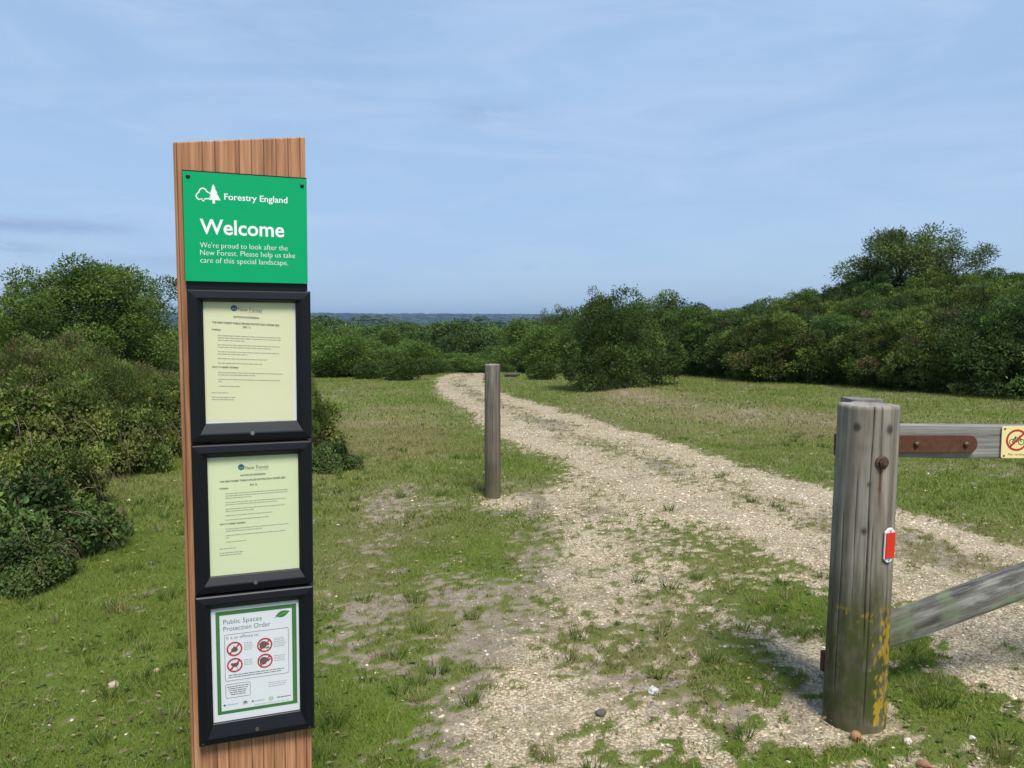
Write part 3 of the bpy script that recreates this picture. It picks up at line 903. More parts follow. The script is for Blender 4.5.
while d < 6600:
    w = max(3.0, d * .0062)
    n = int(1.9 * d / (w * 1.25))
    az = -1.0 + 1.9 * (np.arange(n) + r.random(n)) / n
    dd = d * (1 + .03 * r.normal(size=n))
    x = np.sin(az) * dd; y = np.cos(az) * dd
    z = terr(x, y)
    open_ = fbm(x * .004, y * .004, 91, 3) > .66
    sw = w * (.7 + .8 * r.random(n)); sh = np.minimum(np.maximum(sw * (.8 + .5 * r.random(n)), 4.5), 15)
    sh = np.where(open_, sh * .2, sh)
    P = hemi[None] * (1 + .5 * (r.random((n, 25, 1)) - .5))
    V = np.stack([x[:, None] + P[..., 0] * sw[:, None], y[:, None] + P[..., 1] * sw[:, None], z[:, None] + (P[..., 2] * .6 + .35) * sh[:, None]], -1)
    c0 = np.array([(.024, .048, .014), (.040, .070, .020), (.058, .088, .028)])[r.choice(3, n)] * (.75 + .5 * r.random(n))[:, None]
    c0 = np.where(open_[:, None], np.array([.13, .13, .055]), c0)
    Cf = c0[:, None, :] * (.8 + .4 * r.random((n, 25, 1)))
    Vs.append(V.reshape(-1, 3)); Cs.append(Cf.reshape(-1, 3))
    Fs.append(((np.arange(n) * 25)[:, None, None] + hf[None]).reshape(-1, 3) + off); off += n * 25
    d *= 1.045
ff = mk('far_forest', np.concatenate(Vs), np.concatenate(Fs), [M['leaf']], np.concatenate(Cs))
tag(ff, 'distant forest covering the valley and the blue ridge on the horizon', 'forest', kind='stuff')

# --- left side: the round tree, gorse and brambles
lt = make_tree('round_tree', 501, 3.3, 1.75, 16, (.26, .46), 560, .058, .034, [(.036, .068, .014), (.058, .100, .020), (.085, .130, .030)], .11, 0, .05, extra=70, up=.15, jit=.7, inner=.35, flat=.25, wob=.55, tint=.25, cull=.5, ragged=.22)
y = 17; x = (90 - CX) / F_PX * y
hh = (height_at(254, y) - tz(x, y)) * .93
place(lt, x, y, .3, (1.03, 1.0, hh / 3.35), 'rounded leafy tree behind the gorse on the left', 'tree')

lg = [make_bush('gorse_bush', 521 + i, 1.25, 1.7, 150, (.10, .25), 430, .050, .0165, [(.034, .060, .013), (.055, .088, .020), (.080, .115, .030), (.105, .125, .040)], brown=.08 + .26 * i, ragged=.7, **gkw) for i in range(2)]
for kk, px, d, top, sc, lab in [
    (1, 4, 9.6, 325, .62, 'gorse bush with brown dead tops at the left edge under the round tree'),
    (1, 66, 9.9, 321, .66, 'brown-topped gorse bush right below the round tree'),
    (0, 112, 9.4, 343, .58, 'green gorse bush with soft pale tips, left of the information post'),
    (0, 46, 8.3, 366, .56, 'low green gorse bush in front of the brown-topped gorse'),
    (0, -30, 7.8, 372, .70, 'gorse bush at the far left edge above the brambles'),
    (1, -90, 9.5, 320, .95, 'brown-topped gorse bush beyond the left edge'),
    (0, 140, 11.5, 356, .62, 'gorse bush behind the brambles close to the information post'),
    (1, 176, 12.0, 366, .6, 'gorse bush touching the edge of the information post'),
    (0, 284, 9.0, 358, .44, 'dark upright shrub just right of the information post')]:
    x = (px - CX) / F_PX * d
    hh = height_at(top, d) - tz(x, d)
    place(lg[kk], x, d, rng.random() * 6, (sc, sc, hh / 1.85), lab, 'gorse bush', 'gorse bushes on the left')


def make_bramble(seed, w, h, per, cols, nl=55):
    r = np.random.default_rng(seed)
    C, Rd = lobes_on(r, (0, 0, h * .3), (w, w * .8, h * .62), nl, (.10, .26), zmin=-.3, seed=seed)
    C2, R2 = lobes_on(r, (0, 0, h * .25), (w * .6, w * .5, h * .45), nl // 2, (.14, .26), zmin=-.2, seed=seed + 2)
    C = np.concatenate([C, C2]); Rd = np.concatenate([Rd, R2]); C[:, 2] = np.maximum(C[:, 2], .06)
    V, F, cc = fill(r, C, Rd, per, .047, .036, cols, up=.05, jit=.75, inner=.3, flat=.25, wob=.45, tint=.42, cull=.5, brown=.07, zfloor=.01, clump_brown=False, shape=ovate, ragged=.85)
    root = empty('bramble_bush')
    mk('foliage', V, F, [M['leaf']], cc, parent=root)
    mb = MB()
    for i in range(44):
        a = r.random() * 6.28; q = w * r.random() * .6
        b = np.array([np.cos(a) * q, np.sin(a) * q * .8, 0])
        a2 = a + r.normal() * .5; ln = w * (.5 + .6 * r.random())
        e = b + np.array([np.cos(a2) * ln, np.sin(a2) * ln * .8, 0]); e[2] = .03 + h * .55 * r.random()
        m = (b + e) / 2; m[2] = h * (.9 + .6 * r.random())
        s = np.linspace(0, 1, 9)[:, None]
        mb.add(*tube((1 - s) ** 2 * b + 2 * s * (1 - s) * m + s ** 2 * e, np.linspace(.0045, .0018, 9), 5))
    mb.build('stem', [M['stem']], root, smooth=True)
    if seed % 2:
        n = 16; k = r.choice(len(C), n); dd = sph(r, n); dd[:, 2] = np.abs(dd[:, 2])
        P = C[k] + dd * Rd[k][:, None] * 1.1
        Vf, Ff, cf = [], [], []
        for q in range(5):
            D = unit(np.stack([np.cos(q * 1.257 + k), np.sin(q * 1.257 + k), np.full(n, .25)], 1))
            v_, f_, c_ = leaves(P, D, np.tile([0, 0, 1.], (n, 1)), np.full(n, .016), np.full(n, .012), np.tile([.75, .72, .74], (n, 1)))
            Ff.append(f_ + len(Vf) * len(v_)); Vf.append(v_); cf.append(c_)
        mk('blossom', np.concatenate(Vf), np.concatenate(Ff), [M['leaf']], np.concatenate(cf), parent=root)
    return root


br = [make_bramble(541 + i, [.75, .95, .8][i], [.62, .82, 1.25][i], [430, 430, 380][i], [tuple(np.array(c_) * np.array([(.85, .9, .95), (1.25, 1.08, .9), (1.05, .98, .95)][i])) for c_ in BRAM], [42, 42, 60][i]) for i in range(3)]
for kk, px, py, dd, sx, sz, lab in [
    (0, -62, 590, .5, .78, .95, 'dark bramble bush nearest the camera at the left edge'),
    (1, 4, 530, .6, .52, .72, 'bramble bush with arching brown stems in the left grass'),
    (1, -50, 500, .9, .9, 1.15, 'tall bramble bush at the left edge under the gorse'),
    (1, 112, 462, .7, .72, .95, 'dense bramble bush between the gorse and the information post'),
    (1, 172, 456, .7, .66, .95, 'bramble bush immediately left of the information post'),
    (1, 225, 462, 1.2, .8, 1.15, 'bramble bush hidden partly behind the information post'),
    (1, 268, 470, .9, .66, .85, 'bramble bush at the base of the dark upright shrub'),
    (0, 322, 476, .3, .36, .5, 'low bramble at the right foot of the dark upright shrub'),
    (1, 96, 480, .4, .55, .85, 'bramble bush filling the bend of the thicket above the lawn'),
    (2, 178, 450, .3, .55, .62, 'bramble bush tucked against the left edge of the information post'),
    (1, 140, 462, .4, .5, .7, 'low bramble spilling onto the grass left of the information post'),
    (2, 66, 452, 1.0, .72, .88, 'bramble bush rising in front of the brown-topped gorse'),
    (2, 20, 440, 1.2, .8, 1.0, 'bramble bush mixed into the left gorse'),
    (2, 160, 432, 1.2, .75, .80, 'bramble bush at the back, left of the information post'),
    (0, 84, 545, .2, .26, .3, 'trailing bramble patch lying in the grass'),
    (0, 12, 588, .15, .40, .5, 'leafy bramble shoots at the front edge of the thicket')]:
    x, y = at(px, py)
    place(br[kk], x, y + dd, rng.random() * 6, (sx, sx, sz), lab, 'bramble', 'brambles on the left')

# --- a small log on the grass past the short post
x, y = at(512, 374)
mb = MB(); mb.add(*tube(np.array([(-.32, 0, .07), (-.1, .02, .085), (.12, -.01, .08), (.33, .03, .10)]), [.07, .08, .085, .07], 10))
mb.add(*tube(np.array([(.1, 0, .1), (.16, .02, .19), (.2, .03, .24)]), [.035, .028, .02], 7))
lo = mb.build('fallen_log', [M['bark']], smooth=True); lo.location = (x, y, tz(x, y)); lo.rotation_euler = (0, 0, .15); lo.scale = (.75, .8, .8)
tag(lo, 'short dark fallen log lying on the grass behind the short post', 'log')


# ------------------------------------------------------------------ round timber posts
def round_post(name, rad, h, seed, cracks, colfun, tilt=0.0, chip=None, sink=.12, parent=None):
    nz, na = 170, 288
    zz = np.linspace(-sink, h, nz); th = np.linspace(0, 2 * np.pi, na, endpoint=False)
    Z, T = np.meshgrid(zz, th, indexing='ij')
    ang = (T + np.pi) % (2 * np.pi) - np.pi
    rr = rad * (1 + .035 * (fbm(np.cos(T) * 1.5 + 7, np.sin(T) * 1.5 + Z * .6, seed, 3) - .5) * 2)
    rr = rr * (1.03 - .05 * Z / h)
    dark = np.ones_like(rr)
    for (a0, z0, z1, w, dep) in cracks:
        aa = a0 + .10 * (fbm(Z * 3, Z * 0 + a0 * 7, seed + 9, 3) - .5)
        g = np.exp(-((((ang - aa + np.pi) % (2 * np.pi) - np.pi) / w) ** 2)) * sstep(z0 - .03, z0 + .1, Z) * sstep(z1 + .001, z1 - .08, Z) if z1 < h else \
            np.exp(-((((ang - aa + np.pi) % (2 * np.pi) - np.pi) / w) ** 2)) * sstep(z0 - .03, z0 + .2, Z)
        rr = rr - dep * g; dark = dark * (1 - .65 * g)
    rr = np.where(Z > h - .008, rr - (Z - (h - .008)) * .6, rr)
    X = np.cos(T) * rr; Y = np.sin(T) * rr
    topz = .005 * (fbm(np.cos(T) * 2 + 3, np.sin(T) * 2, seed + 5, 3) - .5) * 2
    Zd = Z + np.where(Z > h - .03, topz, 0)
    C = colfun(ang, Z, X, Y) * dark[..., None]
    V = np.stack([X, Y, Zd], -1).reshape(-1, 3); C = C.reshape(-1, 3)
    i = np.arange(nz * na).reshape(nz, na); j = np.roll(i, -1, 1)
    F = np.stack([i[:-1], j[:-1], j[1:], i[1:]], -1).reshape(-1, 4)
    # top face, several rings with radial checks
    rings = [.85, .6, .35, .12]; base = len(V); tv = []; tc = []
    for q in rings:
        for a in range(na):
            e = V[(nz - 1) * na + a]
            tv.append((e[0] * q, e[1] * q, e[2] + .006 * (1 - q) - .004 * fbm(np.array([a * .5]), np.array([q * 9]), seed, 2)[0]))
            tc.append(np.array([.30, .285, .255]) * (.75 + .5 * vnoise(np.array([a * .8]), np.array([q * 14.]), seed)[0]))
    V = np.concatenate([V, np.array(tv)]); C = np.concatenate([C, np.array(tc)])
    prev = i[-1]; Fq = []
    for q in range(len(rings)):
        cur = np.arange(base + q * na, base + (q + 1) * na)
        Fq.append(np.stack([prev, np.roll(prev, -1), np.roll(cur, -1), cur], -1)); prev = cur
    cen = len(V); V = np.concatenate([V, [V[prev].mean(0)]]); C = np.concatenate([C, [C[prev].mean(0)]])
    tri = np.stack([prev, np.roll(prev, -1), np.full(na, cen)], -1)
    return mk(name, V, [np.concatenate([F] + Fq), tri], [M['grey_post']], C, True, parent=parent)


CAM_A = -np.pi / 2          # the side of a post that faces the camera


def gate_col(ang, Z, X, Y):
    g = np.array([.225, .205, .175]); a = (ang - GP_A + np.pi) % (2 * np.pi) - np.pi     # 0 = facing, + to the right
    n = fbc(a * 4, Z * 1.4, 801, 5); n2 = fbc(a * 9 + 4, Z * 5, 803, 5, .65); n4 = fbc(a * 14, Z * 1.2, 809, 4)
    iso = fbc(a * .1155 * 45, Z * 32, 815, 4, .65); iso2 = fbc(a * .1155 * 16, Z * 11, 817, 4, .6)
    c = g * (.66 + .34 * n + .14 * n4 + .16 * iso)[..., None] * np.array([1.02, 1, .95])
    c = c + (np.array([.33, .305, .26]) - c) * (sstep(.45, .9, fbc(a * 3.0, Z * 1.2, 805, 4)))[..., None] * .55
    c = c + (np.array([.12, .10, .075]) - c) * (sstep(.55, .9, fbc(a * 8 + 5, Z * 1.6, 811, 4)) * .5)[..., None]
    low = sstep(.66, .34, Z + .22 * (n - .5) + .16 * (n2 - .5))
    alg = np.array([.066, .066, .022])
    c = c + (alg * (.75 + .5 * iso)[..., None] - c) * (low * (.74 + .26 * iso2))[..., None]
    grn = sstep(.40, .62, iso2) * sstep(.55, .40, Z) * sstep(-1.3, -.5, a + .5 * (n4 - .5))
    c = c + (np.array([.060, .078, .018]) - c) * grn[..., None] * .75
    brown = np.exp(-((Z - .54) / .10) ** 2) * sstep(.3, .7, n)
    c = c + (np.array([.095, .08, .055]) - c) * brown[..., None] * .8
    li = sstep(.70, .82, .62 * iso + .38 * iso2 + .34 * np.exp(-((a - 1.15) / .42) ** 2) - .30 * sstep(.75, .1, a) * sstep(.55, .2, np.abs(Z - .36) * 4) - .6 * sstep(.75, .1, a) * (np.abs(Z - .36) > .12))
    li = li * sstep(.52, .44, Z)
    c = c + (np.array([.36, .235, .022]) * (.75 + .5 * n2)[..., None] - c) * li[..., None] * .9
    rust = np.exp(-((a - .50) / .11) ** 2) * sstep(1.10, 1.04, Z) * sstep(.72, .98, Z) * sstep(.3, .6, n2)
    c = c + (np.array([.15, .075, .04]) - c) * rust[..., None] * .75
    for (ka, kz, kr) in [(-.35, 1.205, .014), (.12, .985, .008), (.02, .80, .011), (.75, 1.20, .016), (.45, .97, .006)]:
        q = np.sqrt((X - .116 * np.cos(GP_A + ka)) ** 2 + (Y - .116 * np.sin(GP_A + ka)) ** 2 + ((Z - kz) * .8) ** 2)
        kn = sstep(kr * 1.5, kr * .5, q)
        c = c * (1 - .75 * kn)[..., None]
    return np.clip(c, .012, .6) * 1.0


GPX, GPY = 1.405, 3.050
GP_A = CAM_A = math.atan2(-GPY, -GPX)
gp = empty('gate_post', (GPX, GPY, tz(GPX, GPY))); gp.rotation_euler = (0, R(.75), 0)
GH = 1.288
round_post('timber_post', .1155, GH, 61,
           [(CAM_A + .16, .30, 9, .014, .012), (CAM_A + .44, .85, 9, .013, .014), (CAM_A - .7, .1, .9, .012, .006), (CAM_A + .30, .0, .85, .014, .008),
            (CAM_A - .25, .45, 1.05, .010, .004), (CAM_A + 1.0, .2, 9, .016, .009), (CAM_A + 2.6, .2, 9, .02, .012), (CAM_A - 1.8, .3, 9, .02, .01)], gate_col, parent=gp)
tag(gp, 'thick weathered round gate post with a red reflector and orange lichen', 'post')
# rusty bolt on its face
a = CAM_A + .50; ca, sa = math.cos(a), math.sin(a)
mb = MB()
V, Fv = tube(np.array([(0, 0, 0), (.010, 0, 0), (.012, 0, 0)]) , [.026, .026, .020], 18); mb.add(V, Fv)
V, Fv = tube(np.array([(.010, 0, 0), (.024, 0, 0)]), [.0175, .017], 6); mb.add(V, Fv)
V, Fv = tube(np.array([(.024, 0, 0), (.029, 0, 0)]), [.010, .009], 10); mb.add(V, Fv)
bo = mb.build('bolt', [M['rust_bolt']], gp); bo.location = (ca * .107, sa * .107, 1.074); bo.rotation_euler = (0, 0, a)
# reflector on its right side
a = CAM_A + .90
mb = MB()
w, h = .0275, .068
hexo = [(-w, -h * .78), (-w * .35, -h), (w * .35, -h), (w, -h * .78), (w, h * .78), (w * .35, h), (-w * .35, h), (-w, h * .78)]
mb.poly(hexo, -.006, 0, .006)
mb.box((-w * .90, -.011, -h * .74), (w * .90, -.0062, h * .74), 1)
for sz in (-1, 1):
    V, Fv = tube(np.array([(0, -.0062, sz * h * .84), (0, -.009, sz * h * .84)]), [.005, .004], 10); mb.add(V, Fv, 2)
rf = mb.build('reflector', [M['white_plastic'], M['red_reflector'], M['steel']], gp, bevel=.0012)
rf.location = (math.cos(a) * .1165, math.sin(a) * .1165, .748); rf.rotation_euler = (0, R(1), a + np.pi / 2)


def small_col(ang, Z, X, Y):
    a = (ang - CAM_A + np.pi) % (2 * np.pi) - np.pi
    n = fbc(a * 4 + 3, Z * 1.6, 831, 5); n2 = fbc(a * 8, Z * 5, 833, 5, .65)
    c = np.array([.140, .124, .100]) * (.6 + .7 * n)[..., None]
    c = c + (np.array([.27, .245, .21]) - c) * (sstep(.5, .8, n2) * sstep(.6, 1.2, Z))[..., None] * .7
    c = c + (np.array([.10, .095, .05]) - c) * (sstep(.45, .05, Z + .2 * (n - .5)) * .8)[..., None]
    c = c + (np.array([.20, .11, .07]) - c) * (sstep(.55, .72, n2) * sstep(.3, .5, Z) * sstep(.8, .5, Z))[..., None] * .6
    return c


CAM_A = -np.pi / 2
PX, PY = (492.3 - CX) / F_PX * 7.1, 7.11
sp_ = empty('short_post', (PX, PY, tz(PX, PY)))
round_post('timber_post', .0735, height_at(364.5, 7.1) - tz(PX, PY), 67,
           [(CAM_A + .5, .3, 9, .02, .006), (CAM_A - .5, .0, 9, .018, .004), (CAM_A + 1.1, .75, 1.12, .05, .012), (CAM_A, .1, .9, .014, .004)], small_col, parent=sp_)
for (a, z) in ((CAM_A - 1.35, 1.10), (CAM_A - 1.3, .33)):
    V, Fv = tube(np.array([(math.cos(a) * .06, math.sin(a) * .06, z), (math.cos(a) * .088, math.sin(a) * .088, z)]), [.006, .008], 8)
    mb = MB(); mb.add(V, Fv); mb.build('nail', [M['rust_bolt']], sp_)
tag(sp_, 'slim weathered round post standing at the left edge of the gravel track', 'post')


# ------------------------------------------------------------------ the gate
GX0 = 1.44; GYD = 3.275                       # hanging stile behind the gate post
gate = empty('timber_gate', (GX0, GYD, tz(GX0, GYD)))
tag(gate, 'weathered grey timber gate with a rusty strap hinge and yellow no cycling plate', 'gate')
Z0 = tz(GX0, GYD)


def zl(py, y): return height_at(py, y) - Z0


def beam(a, b, hw, th, seed, nseg=60):
    """sawn timber between a and b (x,z), half height hw, thickness th, uneven edges"""
    a = np.array(a); b = np.array(b); L = np.linalg.norm(b - a); u = (b - a) / L; v = np.array([-u[1], u[0]])
    s = np.linspace(0, L, nseg); prof = []
    m = 20
    for k in range(m):
        t_ = 2 * np.pi * k / m; c_, s_ = math.cos(t_), math.sin(t_)
        pw = .22
        prof.append((math.copysign(abs(c_) ** pw, c_), math.copysign(abs(s_) ** pw, s_)))
    prof = np.array(prof)
    V = []
    for i, q in enumerate(s):
        for k in range(m):
            n_ = .010 * (float(fbm(np.array([q * 2.2]), np.array([k * .9 + seed]), seed, 3)[0]) - .5)
            off = prof[k, 0] * (hw + n_); dy = prof[k, 1] * (th / 2 + n_ * .5)
            p = a + u * q + v * off
            V.append((p[0], dy, p[1]))
    F = [(i * m + k, (i + 1) * m + k, (i + 1) * m + (k + 1) % m, i * m + (k + 1) % m) for i in range(nseg - 1) for k in range(m)]
    F.append(list(range(m))); F.append([(nseg - 1) * m + k for k in range(m - 1, -1, -1)])
    return np.array(V), F


zt, zb = zl(425, 3.25), zl(457.5, 3.25)
LEN = 3.6
mb = MB(); V, Fv = beam((.03, (zt + zb) / 2), (LEN, (zt + zb) / 2 - .012), (zt - zb) / 2, .075, 3); V[:, 1] -= .0; mb.add(V, Fv)
mb.build('top_rail', [M['grey_rail']], gate)
zs = zl(398.5, 3.27)
t = wood('weathered_stile', (.10, .095, .085), (.34, .32, .30), (1, 1, .07), 1.6, bump=.9, crack=.3)
mb = MB(); V, Fv = beam((0.052, .07), (0.052, zs), .066, .13, 5, 40)
tops = V[:, 2] > zs - .03
V[tops, 2] += .018 * (fbm(V[tops, 0] * 40, V[tops, 1] * 40, 5, 3) - .5)
mb.add(V, Fv); st_ = mb.build('stile', [t], gate)
mb = MB(); V, Fv = beam((.12, .245), (2.04, zb - .065), .066, .07, 7, 70); mb.add(V, Fv)
# the brace carries its own slope, so its grain runs along a turned object
ba = math.atan2(zb - .065 - .245, 1.92)
Vb = np.concatenate(mb.V); Vb = Vb - np.array([.12, 0, .245])
cb, sb = math.cos(-ba), math.sin(-ba)
Vb = np.stack([Vb[:, 0] * cb - Vb[:, 2] * sb, Vb[:, 1], Vb[:, 0] * sb + Vb[:, 2] * cb], 1)
mb.V = [Vb]
t = NT('weathered_brace'); t.set(Roughness=.9)
v = t.coord('Object', (.14, 1, 1)); g1 = t.noise(v, 24, 6, .65, .4); g2 = t.noise(v, 60, 4, .7); g3 = t.noise(t.coord('Object'), 9, 5, .6)
c = t.ramp(g1, [(.36, (.05, .046, .04)), (.5, (.14, .13, .115)), (.62, (.29, .28, .26))])
c = t.mix(c, t.ramp(g2, [(.25, (.3, .3, .3)), (.38, (1, 1, 1))]), 1.0, 'MULTIPLY')
c = t.mix(c, (.16, .20, .11), t.ramp(g3, [(.52, (0, 0, 0)), (.66, (.75, .75, .75))]))
sx = t.new('ShaderNodeSeparateXYZ'); t.l.new(t.coord('Object'), sx.inputs[0])
c = t.mix(c, (.12, .13, .05), t.math('MULTIPLY', t.ramp(t.math('ADD', sx.outputs[0], t.math('MULTIPLY', g3, .35)), [(.22, (1, 1, 1)), (.42, (0, 0, 0))]), .75))
t.base(c); t.bump(g1, .9, .004)
brc = mb.build('brace', [t.m], gate); brc.location = (.12, -.005, .245); brc.rotation_euler = (0, -ba, 0)
mb = MB(); V, Fv = beam((LEN - .06, .12), (LEN - .06, zt + .1), .06, .10, 9, 30); mb.add(V, Fv); mb.build('stile', [wood('weathered_end_stile', (.10, .095, .085), (.34, .32, .30), (1, 1, .07), 1.6)], gate)
# strap hinge with two bolts
h0, h1 = zl(452.5, 3.23), zl(435, 3.23)
yf = -.0375 - .018
mb = MB(); xe = (977 - CX) / F_PX * 3.255 - GX0
pts = [(-.055, h0), (xe - .035, h0)]
for k in range(7):
    q = -math.pi / 2 + math.pi * k / 6
    pts.append((xe - .032 + .032 * math.cos(q), (h0 + h1) / 2 + (h1 - h0) / 2 * math.sin(q)))
pts += [(xe - .035, h1), (-.055, h1)]
mb.poly(pts, yf, 0, .010)
V, Fv = tube(np.array([(-.058, yf + .012, h0 - .012), (-.058, yf + .012, h1 + .004)]), [.018, .018], 14); mb.add(V, Fv)
hg = mb.build('strap_hinge', [M['rust']], gate, bevel=.002)
for px in (916.5, 966):
    bx = (px - CX) / F_PX * 3.248 - GX0
    V, Fv = tube(np.array([(0, 0, 0), (0, -.006, 0), (0, -.010, 0), (0, -.012, 0)]), [.0125, .0118, .008, .002], 16)
    mb = MB(); mb.add(V, Fv); b = mb.build('bolt', [M['rust_bolt']], hg, smooth=True); b.location = (bx, yf, (h0 + h1) / 2)
# lower hinge hook showing past the post
zz_ = zl(660, 3.22)
mb = MB(); mb.box((-.098, -.05, zz_ - .020), (.06, -.035 - .03, zz_ + .020))
V, Fv = tube(np.array([(-.094, -.055, zz_ - .045), (-.094, -.055, zz_ + .040)]), [.016, .016], 12); mb.add(V, Fv)
mb.build('lower_hinge', [M['rust']], gate, bevel=.002)


# ------------------------------------------------------------------ printed things
_font_cache = {}


def text_geo(body, bold=0.0):
    key = (body, bold)
    if key in _font_cache: return _font_cache[key]
    c = bpy.data.curves.new('lettering', 'FONT'); c.body = body; c.size = 1; c.offset = bold; c.resolution_u = 3
    o = bpy.data.objects.new('lettering', c); COL.objects.link(o)
    dg = bpy.context.evaluated_depsgraph_get()
    me = bpy.data.meshes.new_from_object(o.evaluated_get(dg))
    V = np.array([v.co[:] for v in me.vertices]).reshape(-1, 3); F = [tuple(p.vertices) for p in me.polygons]
    bpy.data.objects.remove(o); bpy.data.curves.remove(c); bpy.data.meshes.remove(me)
    _font_cache[key] = (V, F)
    return V, F


CAPH = float(text_geo('E')[0][:, 1].max())


def put_text(mb, body, u0, v0, u1, cap, y, m, bold=0.0, slope=0.0):
    """lettering from u0 to u1 on a base line v0 with a given capital height"""
    V, F = text_geo(body, bold)
    x0, x1 = V[:, 0].min(), V[:, 0].max()
    X = u0 + (V[:, 0] - x0) / (x1 - x0) * (u1 - u0)
    Z = v0 + V[:, 1] / CAPH * cap + slope * (X - u0)
    mb.add(np.stack([X, np.full(len(X), y), Z], 1), F, m)


def lines(mb, r, u0, u1, v, y, m, h=.0016, slope=0.0, words=True):
    """a line of small print too fine to read"""
    u = u0
    while u < u1 - .002:
        w = .003 + .009 * r.random()
        e = min(u + w, u1)
        z0 = v + slope * (u - u0)
        mb.add([(u, y, z0), (e, y, z0 + slope * (e - u)), (e, y, z0 + h + slope * (e - u)), (u, y, z0 + h)], [(0, 1, 2, 3)], m)
        u = e + .0014


def circle(cx, cz, r, n=36, a0=0, a1=2 * math.pi):
    return [(cx + r * math.cos(a0 + (a1 - a0) * k / n), cz + r * math.sin(a0 + (a1 - a0) * k / n)) for k in range(n)]


def ring(mb, cx, cz, r1, r0, y, m, n=40):
    o = circle(cx, cz, r1, n); i = circle(cx, cz, r0, n)
    mb.add([(p[0], y, p[1]) for p in o] + [(p[0], y, p[1]) for p in i], [(k, (k + 1) % n, n + (k + 1) % n, n + k) for k in range(n)], m)


def bar(mb, p, q, w, y, m):
    p = np.array(p); q = np.array(q); d = (q - p) / np.linalg.norm(q - p); n = np.array([-d[1], d[0]]) * w / 2
    mb.poly([tuple(p - n), tuple(q - n), tuple(q + n), tuple(p + n)], y, m)


def rrect(mb, x0, z0, x1, z1, r, w, y, m):
    def path(x0, z0, x1, z1, r):
        P = []
        for cx, cz, a in ((x1 - r, z1 - r, 0), (x0 + r, z1 - r, 1), (x0 + r, z0 + r, 2), (x1 - r, z0 + r, 3)):
            for k in range(6): P.append((cx + r * math.cos(a * math.pi / 2 + k * math.pi / 10), cz + r * math.sin(a * math.pi / 2 + k * math.pi / 10)))
        return P
    o = path(x0, z0, x1, z1, r); i = path(x0 + w, z0 + w, x1 - w, z1 - w, max(r - w, .0005)); n = len(o)
    mb.add([(p[0], y, p[1]) for p in o] + [(p[0], y, p[1]) for p in i], [(k, (k + 1) % n, n + (k + 1) % n, n + k) for k in range(n)], m)


# ------------------------------------------------------------------ the information post
Rv = np.array([0.94019241, 0.34060069, -0.00542191]); Uv = np.array([0.01892495, -0.03633501, 0.99916045]); Yv = np.cross(Uv, Rv)
Ov = np.array([-0.76758053, 1.79639486, 0.94433736])
DROP = .945
base = Ov - Uv * DROP
info = empty('information_post')
info.matrix_world = Matrix(((Rv[0], Yv[0], Uv[0], base[0]), (Rv[1], Yv[1], Uv[1], base[1]), (Rv[2], Yv[2], Uv[2], base[2]), (0, 0, 0, 1)))
tag(info, 'tall timber information post with green welcome panel above three black notice frames', 'information post')


def lift(V):
    V = np.array(V, float); V[:, 2] += DROP; return V


# timber, slanted top
mb = MB()
x0, x1, y0, y1 = -.0115, .2785, .022, .150
zl_, zr_ = 1.0675, 1.1040
mb.add([(x0, y0, -1.05), (x1, y0, -1.05), (x1, y1, -1.05), (x0, y1, -1.05), (x0, y0, zl_), (x1, y0, zr_), (x1, y1, zr_), (x0, y1, zl_)],
       [(0, 3, 2, 1), (4, 5, 6, 7), (0, 1, 5, 4), (1, 2, 6, 5), (2, 3, 7, 6), (3, 0, 4, 7)])
mb.build('timber', [M['sign_timber']], info, bevel=.003, tf=lift)

# green welcome panel with its lettering
mb = MB()
mb.box((.0075, .009, .757), (.2795, .0124, 1.0035), 0)
Y = .0086
put_text(mb, 'Forestry England', .0950, .9448, .2352, .0138, Y, 1, .012)
put_text(mb, 'Welcome', .0410, .8655, .2268, .0328, Y, 1, .016)
put_text(mb, "We're proud to look after the", .0404, .8340, .2342, .0120, Y, 1, -.012)
put_text(mb, 'New Forest. Please help us take', .0404, .8170, .2510, .0120, Y, 1, -.012)
put_text(mb, 'care of this special landscape.', .0404, .7995, .2345, .0120, Y, 1, -.012)
# mark: an outlined round tree beside a solid fir
tree_o = []
for (cx, cz, rr, a0, a1) in ((.0425, .9495, .0088, 255, 120), (.0495, .9600, .0090, 175, 25), (.0590, .9520, .0085, 80, -70)):
    b0, b1 = math.radians(a0), math.radians(a1)
    for q in np.linspace(b0, b1, 12): tree_o.append((cx + rr * math.cos(q), cz + rr * math.sin(q)))
tree_o += [(.0525, .9425), (.0525, .9385), (.0475, .9385), (.0475, .9425), (.0415, .9410)]
oc = np.array(tree_o).mean(0)
n = len(tree_o)
inn = []
for p in tree_o:
    v_ = oc - np.array(p); L_ = np.linalg.norm(v_); inn.append(tuple(np.array(p) + v_ / L_ * .0030))
mb.add([(p[0], Y, p[1]) for p in tree_o] + [(p[0], Y, p[1]) for p in inn], [(k, (k + 1) % n, n + (k + 1) % n, n + k) for k in range(n)], 1)
fir = [(.0720, .9785), (.0765, .9690), (.0748, .9690), (.0805, .9590), (.0785, .9590), (.0872, .9425), (.0748, .9425), (.0748, .9345), (.0695, .9345), (.0695, .9425),
       (.0615, .9425), (.0640, .9490), (.0655, .9520), (.0640, .9560), (.0665, .9590), (.0650, .9590), (.0692, .9690), (.0675, .9690)]
mb.poly(fir, Y, 1)
pan = mb.build('welcome_panel', [M['green'], M['white_ink']], info, tf=lift)
pan['label'] = 'green welcome panel with white lettering'


